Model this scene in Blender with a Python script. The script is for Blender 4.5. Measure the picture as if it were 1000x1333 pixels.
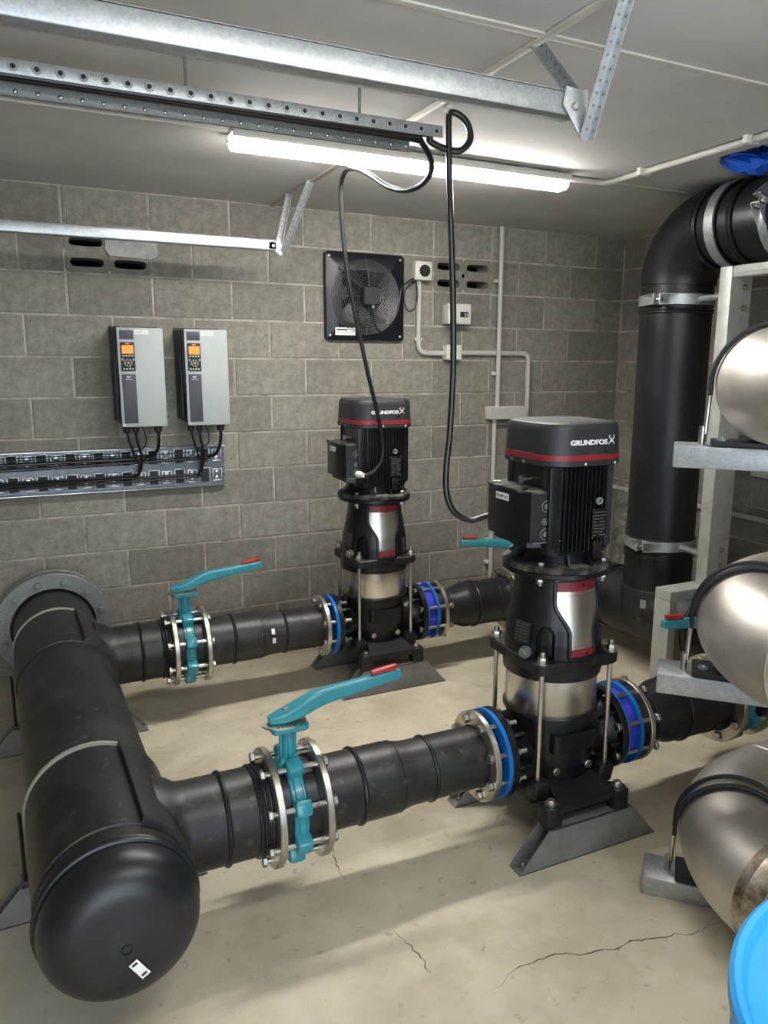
import bpy, bmesh, math, random
from mathutils import Vector, Matrix
random.seed(4)
sc = bpy.context.scene
for o in list(bpy.data.objects): bpy.data.objects.remove(o)
COL = sc.collection
PI = math.pi

# ---------------------------------------------------------------- camera
F, PX, PY = 1006.738, 545.662, 668.181                      # pixels of the 1000 x 1333 frame
CAM = Vector((-0.18005, -4.24765, 1.60379))
RC = Matrix(((0.8973850788800939, -0.4411507658556328, 0.009274803949748223),
             (-0.07799255863713818, -0.17927021142813288, -0.9807034985619943),
             (0.4343007955329465, 0.8793453207241411, -0.1952808897971039)))   # rows: right, down, forward
cd = bpy.data.cameras.new('camera'); cam = bpy.data.objects.new('camera', cd); COL.objects.link(cam)
cd.sensor_fit = 'HORIZONTAL'; cd.sensor_width = 36; cd.lens = 36 * F / 1000
cd.shift_x = (500 - PX) / 1000; cd.shift_y = (PY - 666.5) / 1000
cd.clip_start = 0.02
rm = Matrix((RC[0], -RC[1], -RC[2])).transposed().to_4x4()
cam.matrix_world = Matrix.Translation(CAM) @ rm
sc.camera = cam
def W(px, py, ax, val):
    "photo pixel -> point on the plane axis = val"
    d = RC.transposed() @ Vector(((px - PX) / F, (py - PY) / F, 1))
    return CAM + d * ((val - CAM[ax]) / d[ax])
# ---------------------------------------------------------------- world, exposure
wd = bpy.data.worlds.new('world'); sc.world = wd; wd.use_nodes = True
wd.node_tree.nodes['Background'].inputs[0].default_value = (0.80, 0.90, 1.0, 1)
wd.node_tree.nodes['Background'].inputs[1].default_value = 2.6      # overcast sky seen through the open doorway
DOOR = (-1.3, 1.5, 2.15)                                              # x0, x1, height of the doorway in the front wall
pl = bpy.data.lights.new('doorway_daylight_portal', 'AREA'); pl.shape = 'RECTANGLE'; pl.size = DOOR[1] - DOOR[0]; pl.size_y = DOOR[2]; pl.cycles.is_portal = True
po = bpy.data.objects.new('doorway_daylight_portal', pl); COL.objects.link(po); po.location = ((DOOR[0] + DOOR[1]) / 2, -5.45, DOOR[2] / 2); po.rotation_euler = (math.pi / 2, 0, 0)
sc.view_settings.view_transform = 'Standard'; sc.view_settings.look = 'None'
sc.view_settings.gamma = 1; sc.view_settings.use_curve_mapping = False
sc.view_settings.exposure = 1.0
LAMP = 46.0          # emission of the fluorescent diffusers
LAMP2 = 24.0

# ---------------------------------------------------------------- materials
def lin(c):
    return tuple(((x / 255) / 12.92 if x / 255 <= .04045 else ((x / 255 + .055) / 1.055) ** 2.4) for x in c) + (1,)
MATS = {}
def mat(name, col, rough=.5, metal=0., col2=None, scale=8., lo=.45, hi=.65, bump=0., bscale=60., vary=0., spec=.5, detail=6., vor=False, coat=0., stretch=None):
    if name in MATS: return MATS[name]
    m = bpy.data.materials.new(name); m.use_nodes = True; MATS[name] = m
    nt = m.node_tree; N = nt.nodes; L = nt.links; b = N['Principled BSDF']
    b.inputs['Roughness'].default_value = rough; b.inputs['Metallic'].default_value = metal
    b.inputs['Specular IOR Level'].default_value = spec
    b.inputs['Base Color'].default_value = lin(col)
    if coat: b.inputs['Coat Weight'].default_value = coat; b.inputs['Coat Roughness'].default_value = .12
    tc = N.new('ShaderNodeTexCoord'); src = tc.outputs['Object']
    if stretch:
        mp = N.new('ShaderNodeMapping'); mp.inputs['Scale'].default_value = stretch; L.new(src, mp.inputs['Vector']); src = mp.outputs['Vector']
    out = None
    if col2:
        if vor:
            n = N.new('ShaderNodeTexVoronoi'); n.inputs['Scale'].default_value = scale; fac = n.outputs['Color']
        else:
            n = N.new('ShaderNodeTexNoise'); n.inputs['Scale'].default_value = scale; n.inputs['Detail'].default_value = detail; n.inputs['Roughness'].default_value = .65; fac = n.outputs['Fac']
        L.new(src, n.inputs['Vector'])
        r = N.new('ShaderNodeMapRange'); r.inputs['From Min'].default_value = lo; r.inputs['From Max'].default_value = hi; L.new(fac, r.inputs['Value'])
        mx = N.new('ShaderNodeMix'); mx.data_type = 'RGBA'; mx.inputs['A'].default_value = lin(col); mx.inputs['B'].default_value = lin(col2)
        L.new(r.outputs['Result'], mx.inputs['Factor']); out = mx.outputs['Result']
    if vary:
        oi = N.new('ShaderNodeObjectInfo'); r2 = N.new('ShaderNodeMapRange'); r2.inputs['To Min'].default_value = 1 - vary; r2.inputs['To Max'].default_value = 1 + vary
        L.new(oi.outputs['Random'], r2.inputs['Value'])
        vm = N.new('ShaderNodeVectorMath'); vm.operation = 'SCALE'
        if out: L.new(out, vm.inputs[0])
        else: vm.inputs[0].default_value = lin(col)[:3]
        L.new(r2.outputs['Result'], vm.inputs['Scale']); out = vm.outputs['Vector']
    if out: L.new(out, b.inputs['Base Color'])
    if bump:
        nb = N.new('ShaderNodeTexNoise'); nb.inputs['Scale'].default_value = bscale; nb.inputs['Detail'].default_value = 5; L.new(src, nb.inputs['Vector'])
        bp = N.new('ShaderNodeBump'); bp.inputs['Strength'].default_value = bump; bp.inputs['Distance'].default_value = .004; L.new(nb.outputs['Fac'], bp.inputs['Height']); L.new(bp.outputs['Normal'], b.inputs['Normal'])
    return m
def emis(name, col, s):
    m = bpy.data.materials.new(name); m.use_nodes = True; b = m.node_tree.nodes['Principled BSDF']
    b.inputs['Base Color'].default_value = lin(col); b.inputs['Emission Color'].default_value = lin(col); b.inputs['Emission Strength'].default_value = s
    return m
def layered(m, col, scale, lo, hi, fac=1., rough=None, detail=6., coord='Object'):
    "mix one more noise-shaped tint (dust, dirt, efflorescence) over a material's colour"
    nt = m.node_tree; N = nt.nodes; L = nt.links; b = N['Principled BSDF']; inp = b.inputs['Base Color']
    tc = N.new('ShaderNodeTexCoord'); n = N.new('ShaderNodeTexNoise'); n.inputs['Scale'].default_value = scale; n.inputs['Detail'].default_value = detail
    if coord == 'World':
        g = N.new('ShaderNodeNewGeometry'); L.new(g.outputs['Position'], n.inputs['Vector'])
    else: L.new(tc.outputs[coord], n.inputs['Vector'])
    r = N.new('ShaderNodeMapRange'); r.inputs['From Min'].default_value = lo; r.inputs['From Max'].default_value = hi; r.inputs['To Max'].default_value = fac
    L.new(n.outputs['Fac'], r.inputs['Value'])
    mx = N.new('ShaderNodeMix'); mx.data_type = 'RGBA'; mx.inputs['B'].default_value = lin(col)
    if inp.is_linked: L.new(inp.links[0].from_socket, mx.inputs['A'])
    else: mx.inputs['A'].default_value = inp.default_value[:]
    L.new(r.outputs['Result'], mx.inputs['Factor']); L.new(mx.outputs['Result'], inp)
    return m
M_BLOCK = mat('concrete_block', (122, 118, 109), .92, 0, (144, 140, 130), 22, .38, .66, .6, 110, .16, .2, 12)
layered(M_BLOCK, (188, 184, 174), 3.4, .60, .78, .5, coord='World', detail=10); layered(M_BLOCK, (80, 78, 73), 1.7, .56, .74, .5, coord='World'); layered(M_BLOCK, (84, 82, 78), 60, .62, .72, .5, coord='World', detail=2)
M_MORTAR = mat('mortar', (182, 176, 163), .95, 0, (132, 128, 119), 5, .42, .62, .4, 60, 0, .2)
M_FLOOR = mat('concrete_floor', (207, 197, 174), .58, 0, (183, 172, 148), 3.2, .4, .66, .12, 40, 0, .35, 12)
layered(M_FLOOR, (140, 131, 113), 1.3, .54, .74, .5, detail=10); layered(M_FLOOR, (222, 215, 196), 7, .52, .74, .5, detail=10); layered(M_FLOOR, (122, 114, 98), 24, .62, .74, .5, detail=8); layered(M_FLOOR, (92, 86, 74), 70, .72, .78, .6, detail=3)
M_CEIL = mat('ceiling_paint', (196, 194, 191), .8, 0, (182, 180, 177), 2.0, .4, .7, .04, 8, 0, .3)
M_STRIP = mat('ceiling_strip_paint', (196, 192, 182), .6, 0, (182, 178, 168), 5)
M_PLAIN = mat('plain_wall', (120, 116, 108), .9, 0, (138, 134, 124), 5, .4, .6, .2, 40)
M_CRACK = mat('crack_dark', (74, 66, 54), .95)
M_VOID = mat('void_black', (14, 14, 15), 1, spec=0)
M_HDPE = mat('black_polyethylene', (26, 26, 27), .42, 0, (50, 49, 48), 5, .42, .72, .06, 30, 0, .5, 9)
layered(M_HDPE, (112, 109, 103), 34, .60, .76, .4, detail=10); layered(M_HDPE, (15, 15, 16), 6, .60, .64, .75, detail=8)
M_HDPE2 = mat('black_polyethylene_clean', (18, 19, 23), .38, 0, (33, 34, 38), 4, .45, .7, .04, 30, 0, .5, 9)
layered(M_HDPE2, (110, 110, 110), 26, .66, .78, .35, detail=12)
M_BEADLIGHT = mat('scraped_plastic_edge', (150, 147, 138), .6)
M_PUMP = mat('black_pump_paint', (13, 13, 15), .33, 0, (22, 22, 25), 20, .4, .7, .1, 120, 0, .5)
M_CAST = mat('black_cast_iron', (13, 13, 14), .5, 0, (34, 33, 32), 12, .5, .75, .5, 110)
M_DUST = mat('dusty_black', (26, 26, 27), .7, 0, (104, 99, 91), 16, .46, .66)
M_DUSTTOP = mat('thick_grey_dust', (112, 107, 98), .9, 0, (66, 64, 61), 16, .45, .68)
M_COVER = mat('grey_black_fan_cover', (34, 35, 39), .5, 0, (42, 43, 47), 16, .4, .7, .08, 150)
M_RED = mat('dark_red_trim', (126, 30, 41), .45)
M_GRIPRED = mat('red_lever_grip', (176, 44, 40), .35, 0, (150, 36, 34), 20)
M_STEEL = mat('brushed_stainless', (224, 220, 212), .3, 1, (200, 196, 188), 6, .35, .7, .05, 40, stretch=(1, 1, .08))
M_BOLT = mat('zinc_bolt', (190, 187, 180), .34, 1, (150, 147, 140), 40)
M_RING = mat('stainless_flange', (214, 208, 198), .36, 1, (176, 170, 160), 14, .4, .7)
M_ELBOW = mat('stainless_pipe', (222, 217, 210), .5, 1, (196, 190, 181), 5, .35, .7, .05, 14)
layered(M_ELBOW, (150, 141, 130), 4, .60, .78, .5, detail=10)
M_TINT = mat('heat_tinted_weld', (112, 90, 62), .45, 1, (214, 204, 188), 11, .4, .62, .3, 40)
M_GALV = mat('galvanised_steel', (186, 190, 192), .42, .75, (168, 172, 174), 190, .1, .9, 0, vor=True)
layered(M_GALV, (222, 224, 222), 30, .5, .75, .4)
M_GALVD = mat('dull_galvanised_steel', (140, 143, 140), .55, .6, (124, 128, 126), 120, .1, .9, vor=True)
M_ALU = mat('pale_galvanised_post', (186, 188, 183), .5, .3, (166, 169, 165), 18, .4, .7)
M_BRACK = mat('grey_painted_steel', (124, 123, 120), .42, .1, (110, 109, 106), 18, .4, .6)
M_TEAL = mat('teal_enamel', (52, 146, 160), .3, 0, (44, 128, 142), 8, .45, .7, .05, 60, coat=.3)
M_BLUE = mat('blue_enamel', (18, 104, 186), .35, 0, (14, 88, 162), 10)
M_PURP = mat('violet_blue_enamel', (74, 68, 196), .3, 0, (54, 52, 168), 10)
M_DRUM = mat('blue_drum_plastic', (40, 150, 226), .42, 0, (62, 164, 232), 3, .4, .7)
M_BLUETARP = mat('blue_tape_sheet', (20, 84, 190), .35)
M_CABLE = mat('black_cable', (20, 20, 22), .35)
M_RUBBER = mat('black_rubber', (32, 33, 36), .6)
M_WHITE = mat('white_plastic', (208, 206, 198), .5)
M_PVC = mat('grey_conduit', (186, 184, 176), .5)
M_LABEL = mat('white_label', (232, 232, 228), .5)
M_INK = mat('ink', (24, 24, 26), .6)
M_TEXT = mat('white_print', (238, 238, 236), .5)
M_DRIVE = mat('drive_grey_panel', (166, 171, 170), .5, 0, (160, 165, 164), 6)
M_DRIVED = mat('drive_dark_panel', (58, 60, 68), .5)
M_DRIVES = mat('drive_side_plastic', (36, 37, 41), .45)
M_FAN = mat('dark_navy_steel', (20, 22, 29), .35, .1, (27, 29, 36), 8)
M_FANWIRE = mat('fan_wire', (112, 112, 112), .4, .6)
M_FOAM = mat('white_foam_patch', (168, 167, 165), .9, 0, (140, 140, 138), 10, .4, .6, .5, 40)
M_SCREEN = emis('orange_screen', (232, 136, 48), .3)
M_LIT = emis('lamp_diffuser', (254, 252, 246), LAMP)
M_LAMPEND = emis('lamp_end_glow', (250, 250, 246), 1.2)
M_LIT2 = emis('lamp_diffuser_rear', (254, 252, 246), LAMP2)
M_YEL = mat('yellow_sticker', (190, 190, 60), .5)
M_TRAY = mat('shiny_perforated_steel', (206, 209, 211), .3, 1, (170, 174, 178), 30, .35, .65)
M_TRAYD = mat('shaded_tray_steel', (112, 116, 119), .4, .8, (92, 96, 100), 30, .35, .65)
M_ROCK = mat('rough_mossy_concrete', (112, 112, 96), .95, 0, (150, 148, 136), 12, .4, .6, .8, 30)
M_REDLOGO = mat('red_logo', (214, 36, 36), .4)

# ---------------------------------------------------------------- mesh helpers
def basis(d):
    d = Vector(d).normalized(); u = Vector((0, 0, 1)) if abs(d.z) < .9 else Vector((1, 0, 0))
    a = d.cross(u).normalized(); return a, d.cross(a).normalized(), d
class B:
    def __init__(s): s.v = []; s.f = []
    def add(s, vs, fs, M=None):
        k = len(s.v)
        s.v += [tuple(M @ Vector(v)) if M else tuple(v) for v in vs]; s.f += [tuple(i + k for i in f) for f in fs]; return s
    def box(s, c, d, bev=0., M=None):
        bm = bmesh.new(); bmesh.ops.create_cube(bm, size=1)
        for v in bm.verts: v.co = Vector((v.co.x * d[0], v.co.y * d[1], v.co.z * d[2]))
        if bev: bmesh.ops.bevel(bm, geom=bm.edges[:], offset=min(bev, min(d) * .45), segments=2, affect='EDGES', profile=.5)
        bm.verts.index_update()
        T = Matrix.Translation(Vector(c)); T = M @ T if M else T
        s.add([v.co[:] for v in bm.verts], [[v.index for v in f.verts] for f in bm.faces], T); bm.free(); return s
    def bx(s, x0, x1, y0, y1, z0, z1, bev=0., M=None):
        return s.box(((x0 + x1) / 2, (y0 + y1) / 2, (z0 + z1) / 2), (abs(x1 - x0), abs(y1 - y0), abs(z1 - z0)), bev, M)
    def lathe(s, prof, o=(0, 0, 0), ax=(0, 0, 1), n=40, closed=False, a0=0.):
        A, Bv, D = basis(ax); o = Vector(o); vs = []; fs = []; m = len(prof)
        for r, h in prof:
            for i in range(n):
                t = 2 * PI * i / n + a0; vs.append(o + D * h + (A * math.cos(t) + Bv * math.sin(t)) * max(r, 1e-5))
        for j in range(m if closed else m - 1):
            for i in range(n):
                a, b = j * n, ((j + 1) % m) * n; i2 = (i + 1) % n
                fs.append((a + i, a + i2, b + i2, b + i))
        if not closed:
            fs.append(tuple(range(n))[::-1]); fs.append(tuple((m - 1) * n + i for i in range(n)))
        return s.add(vs, fs)
    def cyl(s, p0, p1, r, r1=None, n=20, a0=0.):
        p0, p1 = Vector(p0), Vector(p1); d = p1 - p0
        return s.lathe([(r, 0), (r if r1 is None else r1, d.length)], p0, d, n, a0=a0)
    def ring(s, p0, p1, ro, ri, n=40, ch=.002):
        p0, p1 = Vector(p0), Vector(p1); h = (p1 - p0).length
        return s.lathe([(ri, 0), (ro - ch, 0), (ro, ch), (ro, h - ch), (ro - ch, h), (ri, h)], p0, p1 - p0, n, True)
    def torus(s, c, ax, R, r, n=40, m=8):
        return s.lathe([(R + r * math.cos(2 * PI * j / m), r * math.sin(2 * PI * j / m)) for j in range(m)], c, ax, n, True)
    def tube(s, pts, r, n=10, sub=6, smooth=True):
        P = [Vector(p) for p in pts]
        if smooth and len(P) > 2:
            Q = [P[0] * 2 - P[1]] + P + [P[-1] * 2 - P[-2]]; O = []
            for i in range(1, len(Q) - 2):
                for k in range(sub):
                    t = k / sub; a, b, c, d = Q[i - 1:i + 3]
                    O.append(.5 * ((2 * b) + (c - a) * t + (2 * a - 5 * b + 4 * c - d) * t * t + (3 * b - a - 3 * c + d) * t ** 3))
            P = O + [P[-1]]
        a, b, _ = basis(P[1] - P[0]); vs = []; fs = []
        for i, p in enumerate(P):
            d = (P[min(i + 1, len(P) - 1)] - P[max(i - 1, 0)]).normalized()
            a = (a - d * a.dot(d)).normalized(); b = d.cross(a)
            rr = r(i / (len(P) - 1)) if callable(r) else r
            for k in range(n): t = 2 * PI * k / n; vs.append(p + (a * math.cos(t) + b * math.sin(t)) * rr)
        for i in range(len(P) - 1):
            for k in range(n): k2 = (k + 1) % n; fs.append((i * n + k, i * n + k2, (i + 1) * n + k2, (i + 1) * n + k))
        fs.append(tuple(range(n))[::-1]); fs.append(tuple((len(P) - 1) * n + k for k in range(n)))
        return s.add(vs, fs)
    def loft(s, secs, cap=True):
        n = len(secs[0]); vs = [p for q in secs for p in q]; fs = []
        for j in range(len(secs) - 1):
            for i in range(n): i2 = (i + 1) % n; fs.append((j * n + i, j * n + i2, (j + 1) * n + i2, (j + 1) * n + i))
        if cap: fs.append(tuple(range(n))[::-1]); fs.append(tuple((len(secs) - 1) * n + i for i in range(n)))
        return s.add(vs, fs)
    def prism(s, poly, axis, a0, a1, M=None):
        "poly in the two other axes, in x,y,z order"
        def p3(p, a): q = list(p); q.insert(axis, a); return tuple(q)
        n = len(poly); vs = [p3(p, a0) for p in poly] + [p3(p, a1) for p in poly]
        fs = [tuple(range(n))[::-1], tuple(n + i for i in range(n))] + [(i, (i + 1) % n, n + (i + 1) % n, n + i) for i in range(n)]
        return s.add(vs, fs, M)
    def hexa(s, p, d, r, h):
        p = Vector(p); d = Vector(d).normalized(); return s.lathe([(r * .92, 0), (r, h * .12), (r, h * .85), (r * .88, h)], p, d, 6)
    def mesh(s, name, m, sharp=34, smooth=True):
        me = bpy.data.meshes.new(name); me.from_pydata(s.v, [], s.f)
        bm = bmesh.new(); bm.from_mesh(me); bmesh.ops.recalc_face_normals(bm, faces=bm.faces[:]); bm.to_mesh(me); bm.free()
        if smooth:
            me.polygons.foreach_set('use_smooth', [True] * len(me.polygons)); me.set_sharp_from_angle(angle=math.radians(sharp))
        me.materials.append(m); return me
    def obj(s, name, m, parent=None, sharp=34, smooth=True, label=None):
        "vertices are in the parent's own space"
        o = bpy.data.objects.new(name, s.mesh(name, m, sharp, smooth)); COL.objects.link(o)
        if parent: o.parent = parent
        if label: o['label'] = label
        return o
def tag(o, label, cat, group=None):
    o['label'] = label; o['category'] = cat
    if group: o['group'] = group
    return o
def thing(name, loc, label, cat, group=None, rz=0):
    o = bpy.data.objects.new(name, None); COL.objects.link(o); o.location = loc; o.rotation_euler = (0, 0, rz); o.empty_display_size = .05
    return tag(o, label, cat, group)
def one(b, name, m, label, cat, group=None, sharp=34):
    "a thing that is one mesh: origin moved to its base"
    xs, ys, zs = zip(*b.v); c = ((min(xs) + max(xs)) / 2, (min(ys) + max(ys)) / 2, min(zs))
    b.v = [(x - c[0], y - c[1], z - c[2]) for x, y, z in b.v]
    o = b.obj(name, m, None, sharp); o.location = c; return tag(o, label, cat, group)
def struct(b, name, m, parent=None, smooth=True):
    o = b.obj(name, m, parent, smooth=smooth)
    if not parent: o['kind'] = 'structure'
    return o
def inst(name, me, parent, loc, rz=0):
    o = bpy.data.objects.new(name, me); COL.objects.link(o); o.parent = parent; o.location = loc; o.rotation_euler = (0, 0, rz); return o
def copy_tree(o, parent=None):
    c = o.copy(); COL.objects.link(c); c.parent = parent
    for ch in list(o.children): copy_tree(ch, c)
    return c
def part(t, name, m, fn, **k):
    b = B(); fn(b); return b.obj(name, m, t, **k)
def text(name, body, size, o, xd, yd, m, parent, ext=.0006, width=None, font_shear=0, bold=0.):
    cu = bpy.data.curves.new(name, 'FONT'); cu.body = body; cu.size = size; cu.extrude = ext; cu.align_x = 'LEFT'; cu.offset = bold; cu.resolution_u = 3
    tmp = bpy.data.objects.new(name + '_tmp', cu); COL.objects.link(tmp)
    bpy.context.view_layer.update()
    me = bpy.data.meshes.new_from_object(tmp.evaluated_get(bpy.context.evaluated_depsgraph_get()))
    bpy.data.objects.remove(tmp)
    xd = Vector(xd); yd = Vector(yd); zd = xd.cross(yd); w = max((v.co.x for v in me.vertices), default=1)
    k = width / w if width else 1
    for v in me.vertices:
        p = Vector(o) + xd * v.co.x * k + yd * v.co.y + zd * v.co.z; v.co = p
    me.materials.clear(); me.materials.append(m); me.name = name
    ob = bpy.data.objects.new(name, me); COL.objects.link(ob); ob.parent = parent; return ob
def rsq(a, r, z, n=7, b=None, cx=0, cy=0):
    "rounded square section, half sizes a (x) and b (y)"
    b = a if b is None else b; out = []
    for k, (sx, sy) in enumerate(((1, 1), (-1, 1), (-1, -1), (1, -1))):
        for i in range(n):
            t = PI / 2 * (k + i / (n - 1)); out.append((cx + sx * (a - r) + r * math.cos(t), cy + sy * (b - r) + r * math.sin(t), z))
    return out

# ================================================================ THE SETTING
XL, XR, YF, H = -1.62, 3.43, -5.42, 2.4
struct(B().bx(XL - .2, XR + .2, YF - .2, .2, -.12, 0), 'floor', M_FLOOR, smooth=False)
floor = bpy.data.objects['floor']
def ribbon(pts, w, z=.0006):
    b = B(); vs = []; fs = []; n = len(pts)
    for i, p in enumerate(pts):
        d = (Vector(pts[min(i + 1, n - 1)]) - Vector(pts[max(i - 1, 0)])).normalized(); nn = Vector((-d.y, d.x)); ww = w * random.uniform(.4, 1.2) * math.sin(PI * (i + .4) / n)
        vs += [(p[0] + nn.x * ww, p[1] + nn.y * ww, z), (p[0] - nn.x * ww, p[1] - nn.y * ww, z)]
    fs = [(2 * i, 2 * i + 1, 2 * i + 3, 2 * i + 2) for i in range(n - 1)]
    return b.add(vs, fs)
for chain in (((630, 1296), (655, 1280), (668, 1262), (700, 1250), (730, 1241), (760, 1243), (790, 1236), (800, 1238), (820, 1226), (850, 1222), (880, 1216), (905, 1216), (925, 1205), (955, 1196)),
              ((405, 1085), (430, 1100), (436, 1118), (440, 1135), (452, 1150)), ((508, 1210), (530, 1228), (548, 1246), (556, 1262), (566, 1270)), ((812, 972), (828, 968), (846, 966))):
    P = []
    for (x0, y0), (x1, y1) in zip(chain, chain[1:]):
        for k in range(4):
            q = W(x0 + (x1 - x0) * k / 4 + random.uniform(-2, 2), y0 + (y1 - y0) * k / 4 + random.uniform(-1.5, 1.5), 2, 0); P.append((q.x, q.y))
    c = ribbon(P, .0022).obj('floor_crack', M_CRACK, floor)
# ceiling with the opening around the riser
hx0, hx1, hy0, hy1 = 2.33, 3.05, -2.75, -1.80
b = B(); b.bx(XL - .2, hx0, YF - .2, .2, H, H + .1); b.bx(hx1, XR + .2, YF - .2, .2, H, H + .1); b.bx(hx0, hx1, hy1, .2, H, H + .1); b.bx(hx0, hx1, YF - .2, hy0, H, H + .1)
ceil = struct(b, 'ceiling', M_CEIL, smooth=False)
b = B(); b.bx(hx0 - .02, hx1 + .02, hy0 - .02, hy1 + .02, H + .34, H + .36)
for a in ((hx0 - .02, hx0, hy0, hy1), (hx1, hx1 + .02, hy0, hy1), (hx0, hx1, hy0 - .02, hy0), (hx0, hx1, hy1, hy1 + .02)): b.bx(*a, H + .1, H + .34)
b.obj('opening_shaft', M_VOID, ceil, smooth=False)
for k, a in enumerate(((XL, XR, -1.291, -1.261), (XL, hx0, -2.497, -2.467), (XL, XR, -3.70, -3.67))):
    part(ceil, 'cover_strip', M_STRIP, lambda b: b.bx(*a, H - .007, H, .003))
part(ceil, 'cover_strip', M_STRIP, lambda b: b.bx(1.019, 1.047, YF, 0, H - .009, H, .003))

# blocks
def block_mesh(w, name='concrete_block'):
    b = B(); b.box((0, .014, 0), (w - .011, .028, .189), .003); return b.mesh(name, M_BLOCK, smooth=False)
BM = {}
def bmesh_w(w):
    w = round(w, 3)
    if w not in BM: BM[w] = block_mesh(w)
    return BM[w]
def slab(b, x0, x1, z0, z1, y0, y1, holes):
    xs = sorted({x0, x1, *[v for h in holes for v in h[:2]]}); zs = sorted({z0, z1, *[v for h in holes for v in h[2:]]})
    for i in range(len(xs) - 1):
        for j in range(len(zs) - 1):
            cx, cz = (xs[i] + xs[i + 1]) / 2, (zs[j] + zs[j + 1]) / 2
            if not any(h[0] < cx < h[1] and h[2] < cz < h[3] for h in holes): b.bx(xs[i], xs[i + 1], y0, y1, zs[j], zs[j + 1])
b = B(); slab(b, XL - .2, XR + .2, 0, H, .005, .2, [(.02, .38, 2.02, 2.18), (2.02, 2.38, 2.02, 2.18)])
wb = struct(b, 'wall_back', M_MORTAR, smooth=False)
for x0 in (.0, 2.0): part(wb, 'vent_backing', M_VOID, lambda b: b.bx(x0 + .01, x0 + .39, .15, .17, 2.01, 2.19), smooth=False)
for k in range(12):                     # course k counted from the floor
    z = .2 * k + .1
    odd = k % 2 == 1                    # joints on whole steps of 0.4 m in every second course
    if k == 10: js = [-1.8, -1.4, -1.0, -.6, -.2, 0, .4, .6, 1.0, 1.4, 1.8, 2.0, 2.4, 2.6, 3.0, XR]
    else:
        j0 = -1.8 if not odd else -2.0
        js = [j0 + .4 * i for i in range(14)]; js = [j for j in js if j < XR - .05] + [XR]
    for a, c in zip(js, js[1:]):
        a2 = max(a, XL)
        if c - a2 < .04 or (k == 10 and abs(a) < .001 or k == 10 and abs(a - 2.0) < .001): continue
        o = inst('concrete_block', bmesh_w(c - a2), wb, ((a2 + c) / 2, random.uniform(-.0008, .0008), z))
def vent_block(x0):
    b = B(); n = 32
    for ix in range(2):
        for iz in range(2):
            cx = x0 + .1 + ix * .2; cz = 2.052 + iz * .096; hw = .1 if True else 0; hh = .048
            outer = []; inner = []
            for i in range(n):
                t = 2 * PI * (i + .5) / n; c, s = math.cos(t), math.sin(t); q = min(hw / abs(c), hh / abs(s)) if abs(c * s) > 1e-9 else hw
                outer.append((cx + c * q, cz + s * q)); rx, rz = .076, .021
                sx = max(-1, min(1, c * 2.2)) * (rx - rz) + rz * c; inner.append((cx + sx, cz + s * rz))
            vs = [(x, 0, z) for x, z in outer] + [(x, 0, z) for x, z in inner] + [(x, .13, z) for x, z in inner]
            fs = []
            for i in range(n):
                j = (i + 1) % n; fs += [(i, j, n + j, n + i), (n + i, n + j, 2 * n + j, 2 * n + i)]
            b.add(vs, fs)
    o = b.obj('vent_block', M_BLOCK, wb, smooth=False, label='hollow concrete vent block with four slots')
vent_block(0.0); vent_block(2.0)
b = B()
poly = [(.17, 2.215), (.2, 2.235), (.28, 2.228), (.35, 2.232), (.40, 2.20), (.43, 2.16), (.432, 2.10), (.39, 2.082), (.3, 2.085), (.2, 2.09), (.185, 2.12), (.19, 2.17)]
one(B().prism([(x, z) for x, z in poly], 1, -.012, -.0015), 'foam_patch', M_FOAM, 'white filler foam smeared over the slots of a wall vent block', 'patch')
b = B(); b.bx(XR + .005, XR + .2, YF - .2, .005, 0, H); wr = struct(b, 'wall_right', M_MORTAR, smooth=False)
for k in range(12):
    j0 = 0 if k % 2 == 0 else .2
    js = [0] + ([.2] if j0 else []) + [j0 + .4 * i for i in range(1, 14)]; js = [j for j in js if j < 5.4]
    for a, c in zip(js, js[1:]):
        inst('concrete_block', bmesh_w(c - a), wr, (XR, -(a + c) / 2, .2 * k + .1), -PI / 2)
struct(B().bx(XL - .2, XL, YF, .0, 0, H), 'wall_left', M_PLAIN, smooth=False)
b = B(); b.bx(XL - .2, DOOR[0], YF - .2, YF, 0, H); b.bx(DOOR[1], XR + .2, YF - .2, YF, 0, H); b.bx(DOOR[0], DOOR[1], YF - .2, YF, DOOR[2], H)
struct(b, 'wall_front', M_PLAIN, smooth=False)

# ================================================================ PIPEWORK
ZP = .305                        # centre height of the pipework
NEAR, FAR = (1.345, -2.2), (1.295, -.757)
def hdr(y): return -.19 - .038 * y           # suction header axis runs slightly off square to the wall
HR = .18
TH = math.atan(.038)
ROT = Matrix.Rotation(TH, 4, 'Z')

def bolts8(t, R, x0, x1, r=.009, hr=.017, hh=.013, heads=(1, 1), n=8, name='bolt', yc=0, zc=0, off=.5, mat_=None):
    for k in range(n):
        a = 2 * PI * (k + off) / n; y, z = R * math.cos(a), R * math.sin(a)
        b = B(); b.cyl((x0, y, z), (x1, y, z), r, n=10)
        if heads[0]: b.hexa((x0 + (.012 if heads[0] == 2 else 0), y, z), (-1, 0, 0), hr, hh)
        if heads[1]: b.hexa((x1 - (.016 if heads[1] == 2 else 0), y, z), (1, 0, 0), hr, hh)
        b.obj(name, mat_ or M_BOLT, t)

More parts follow.
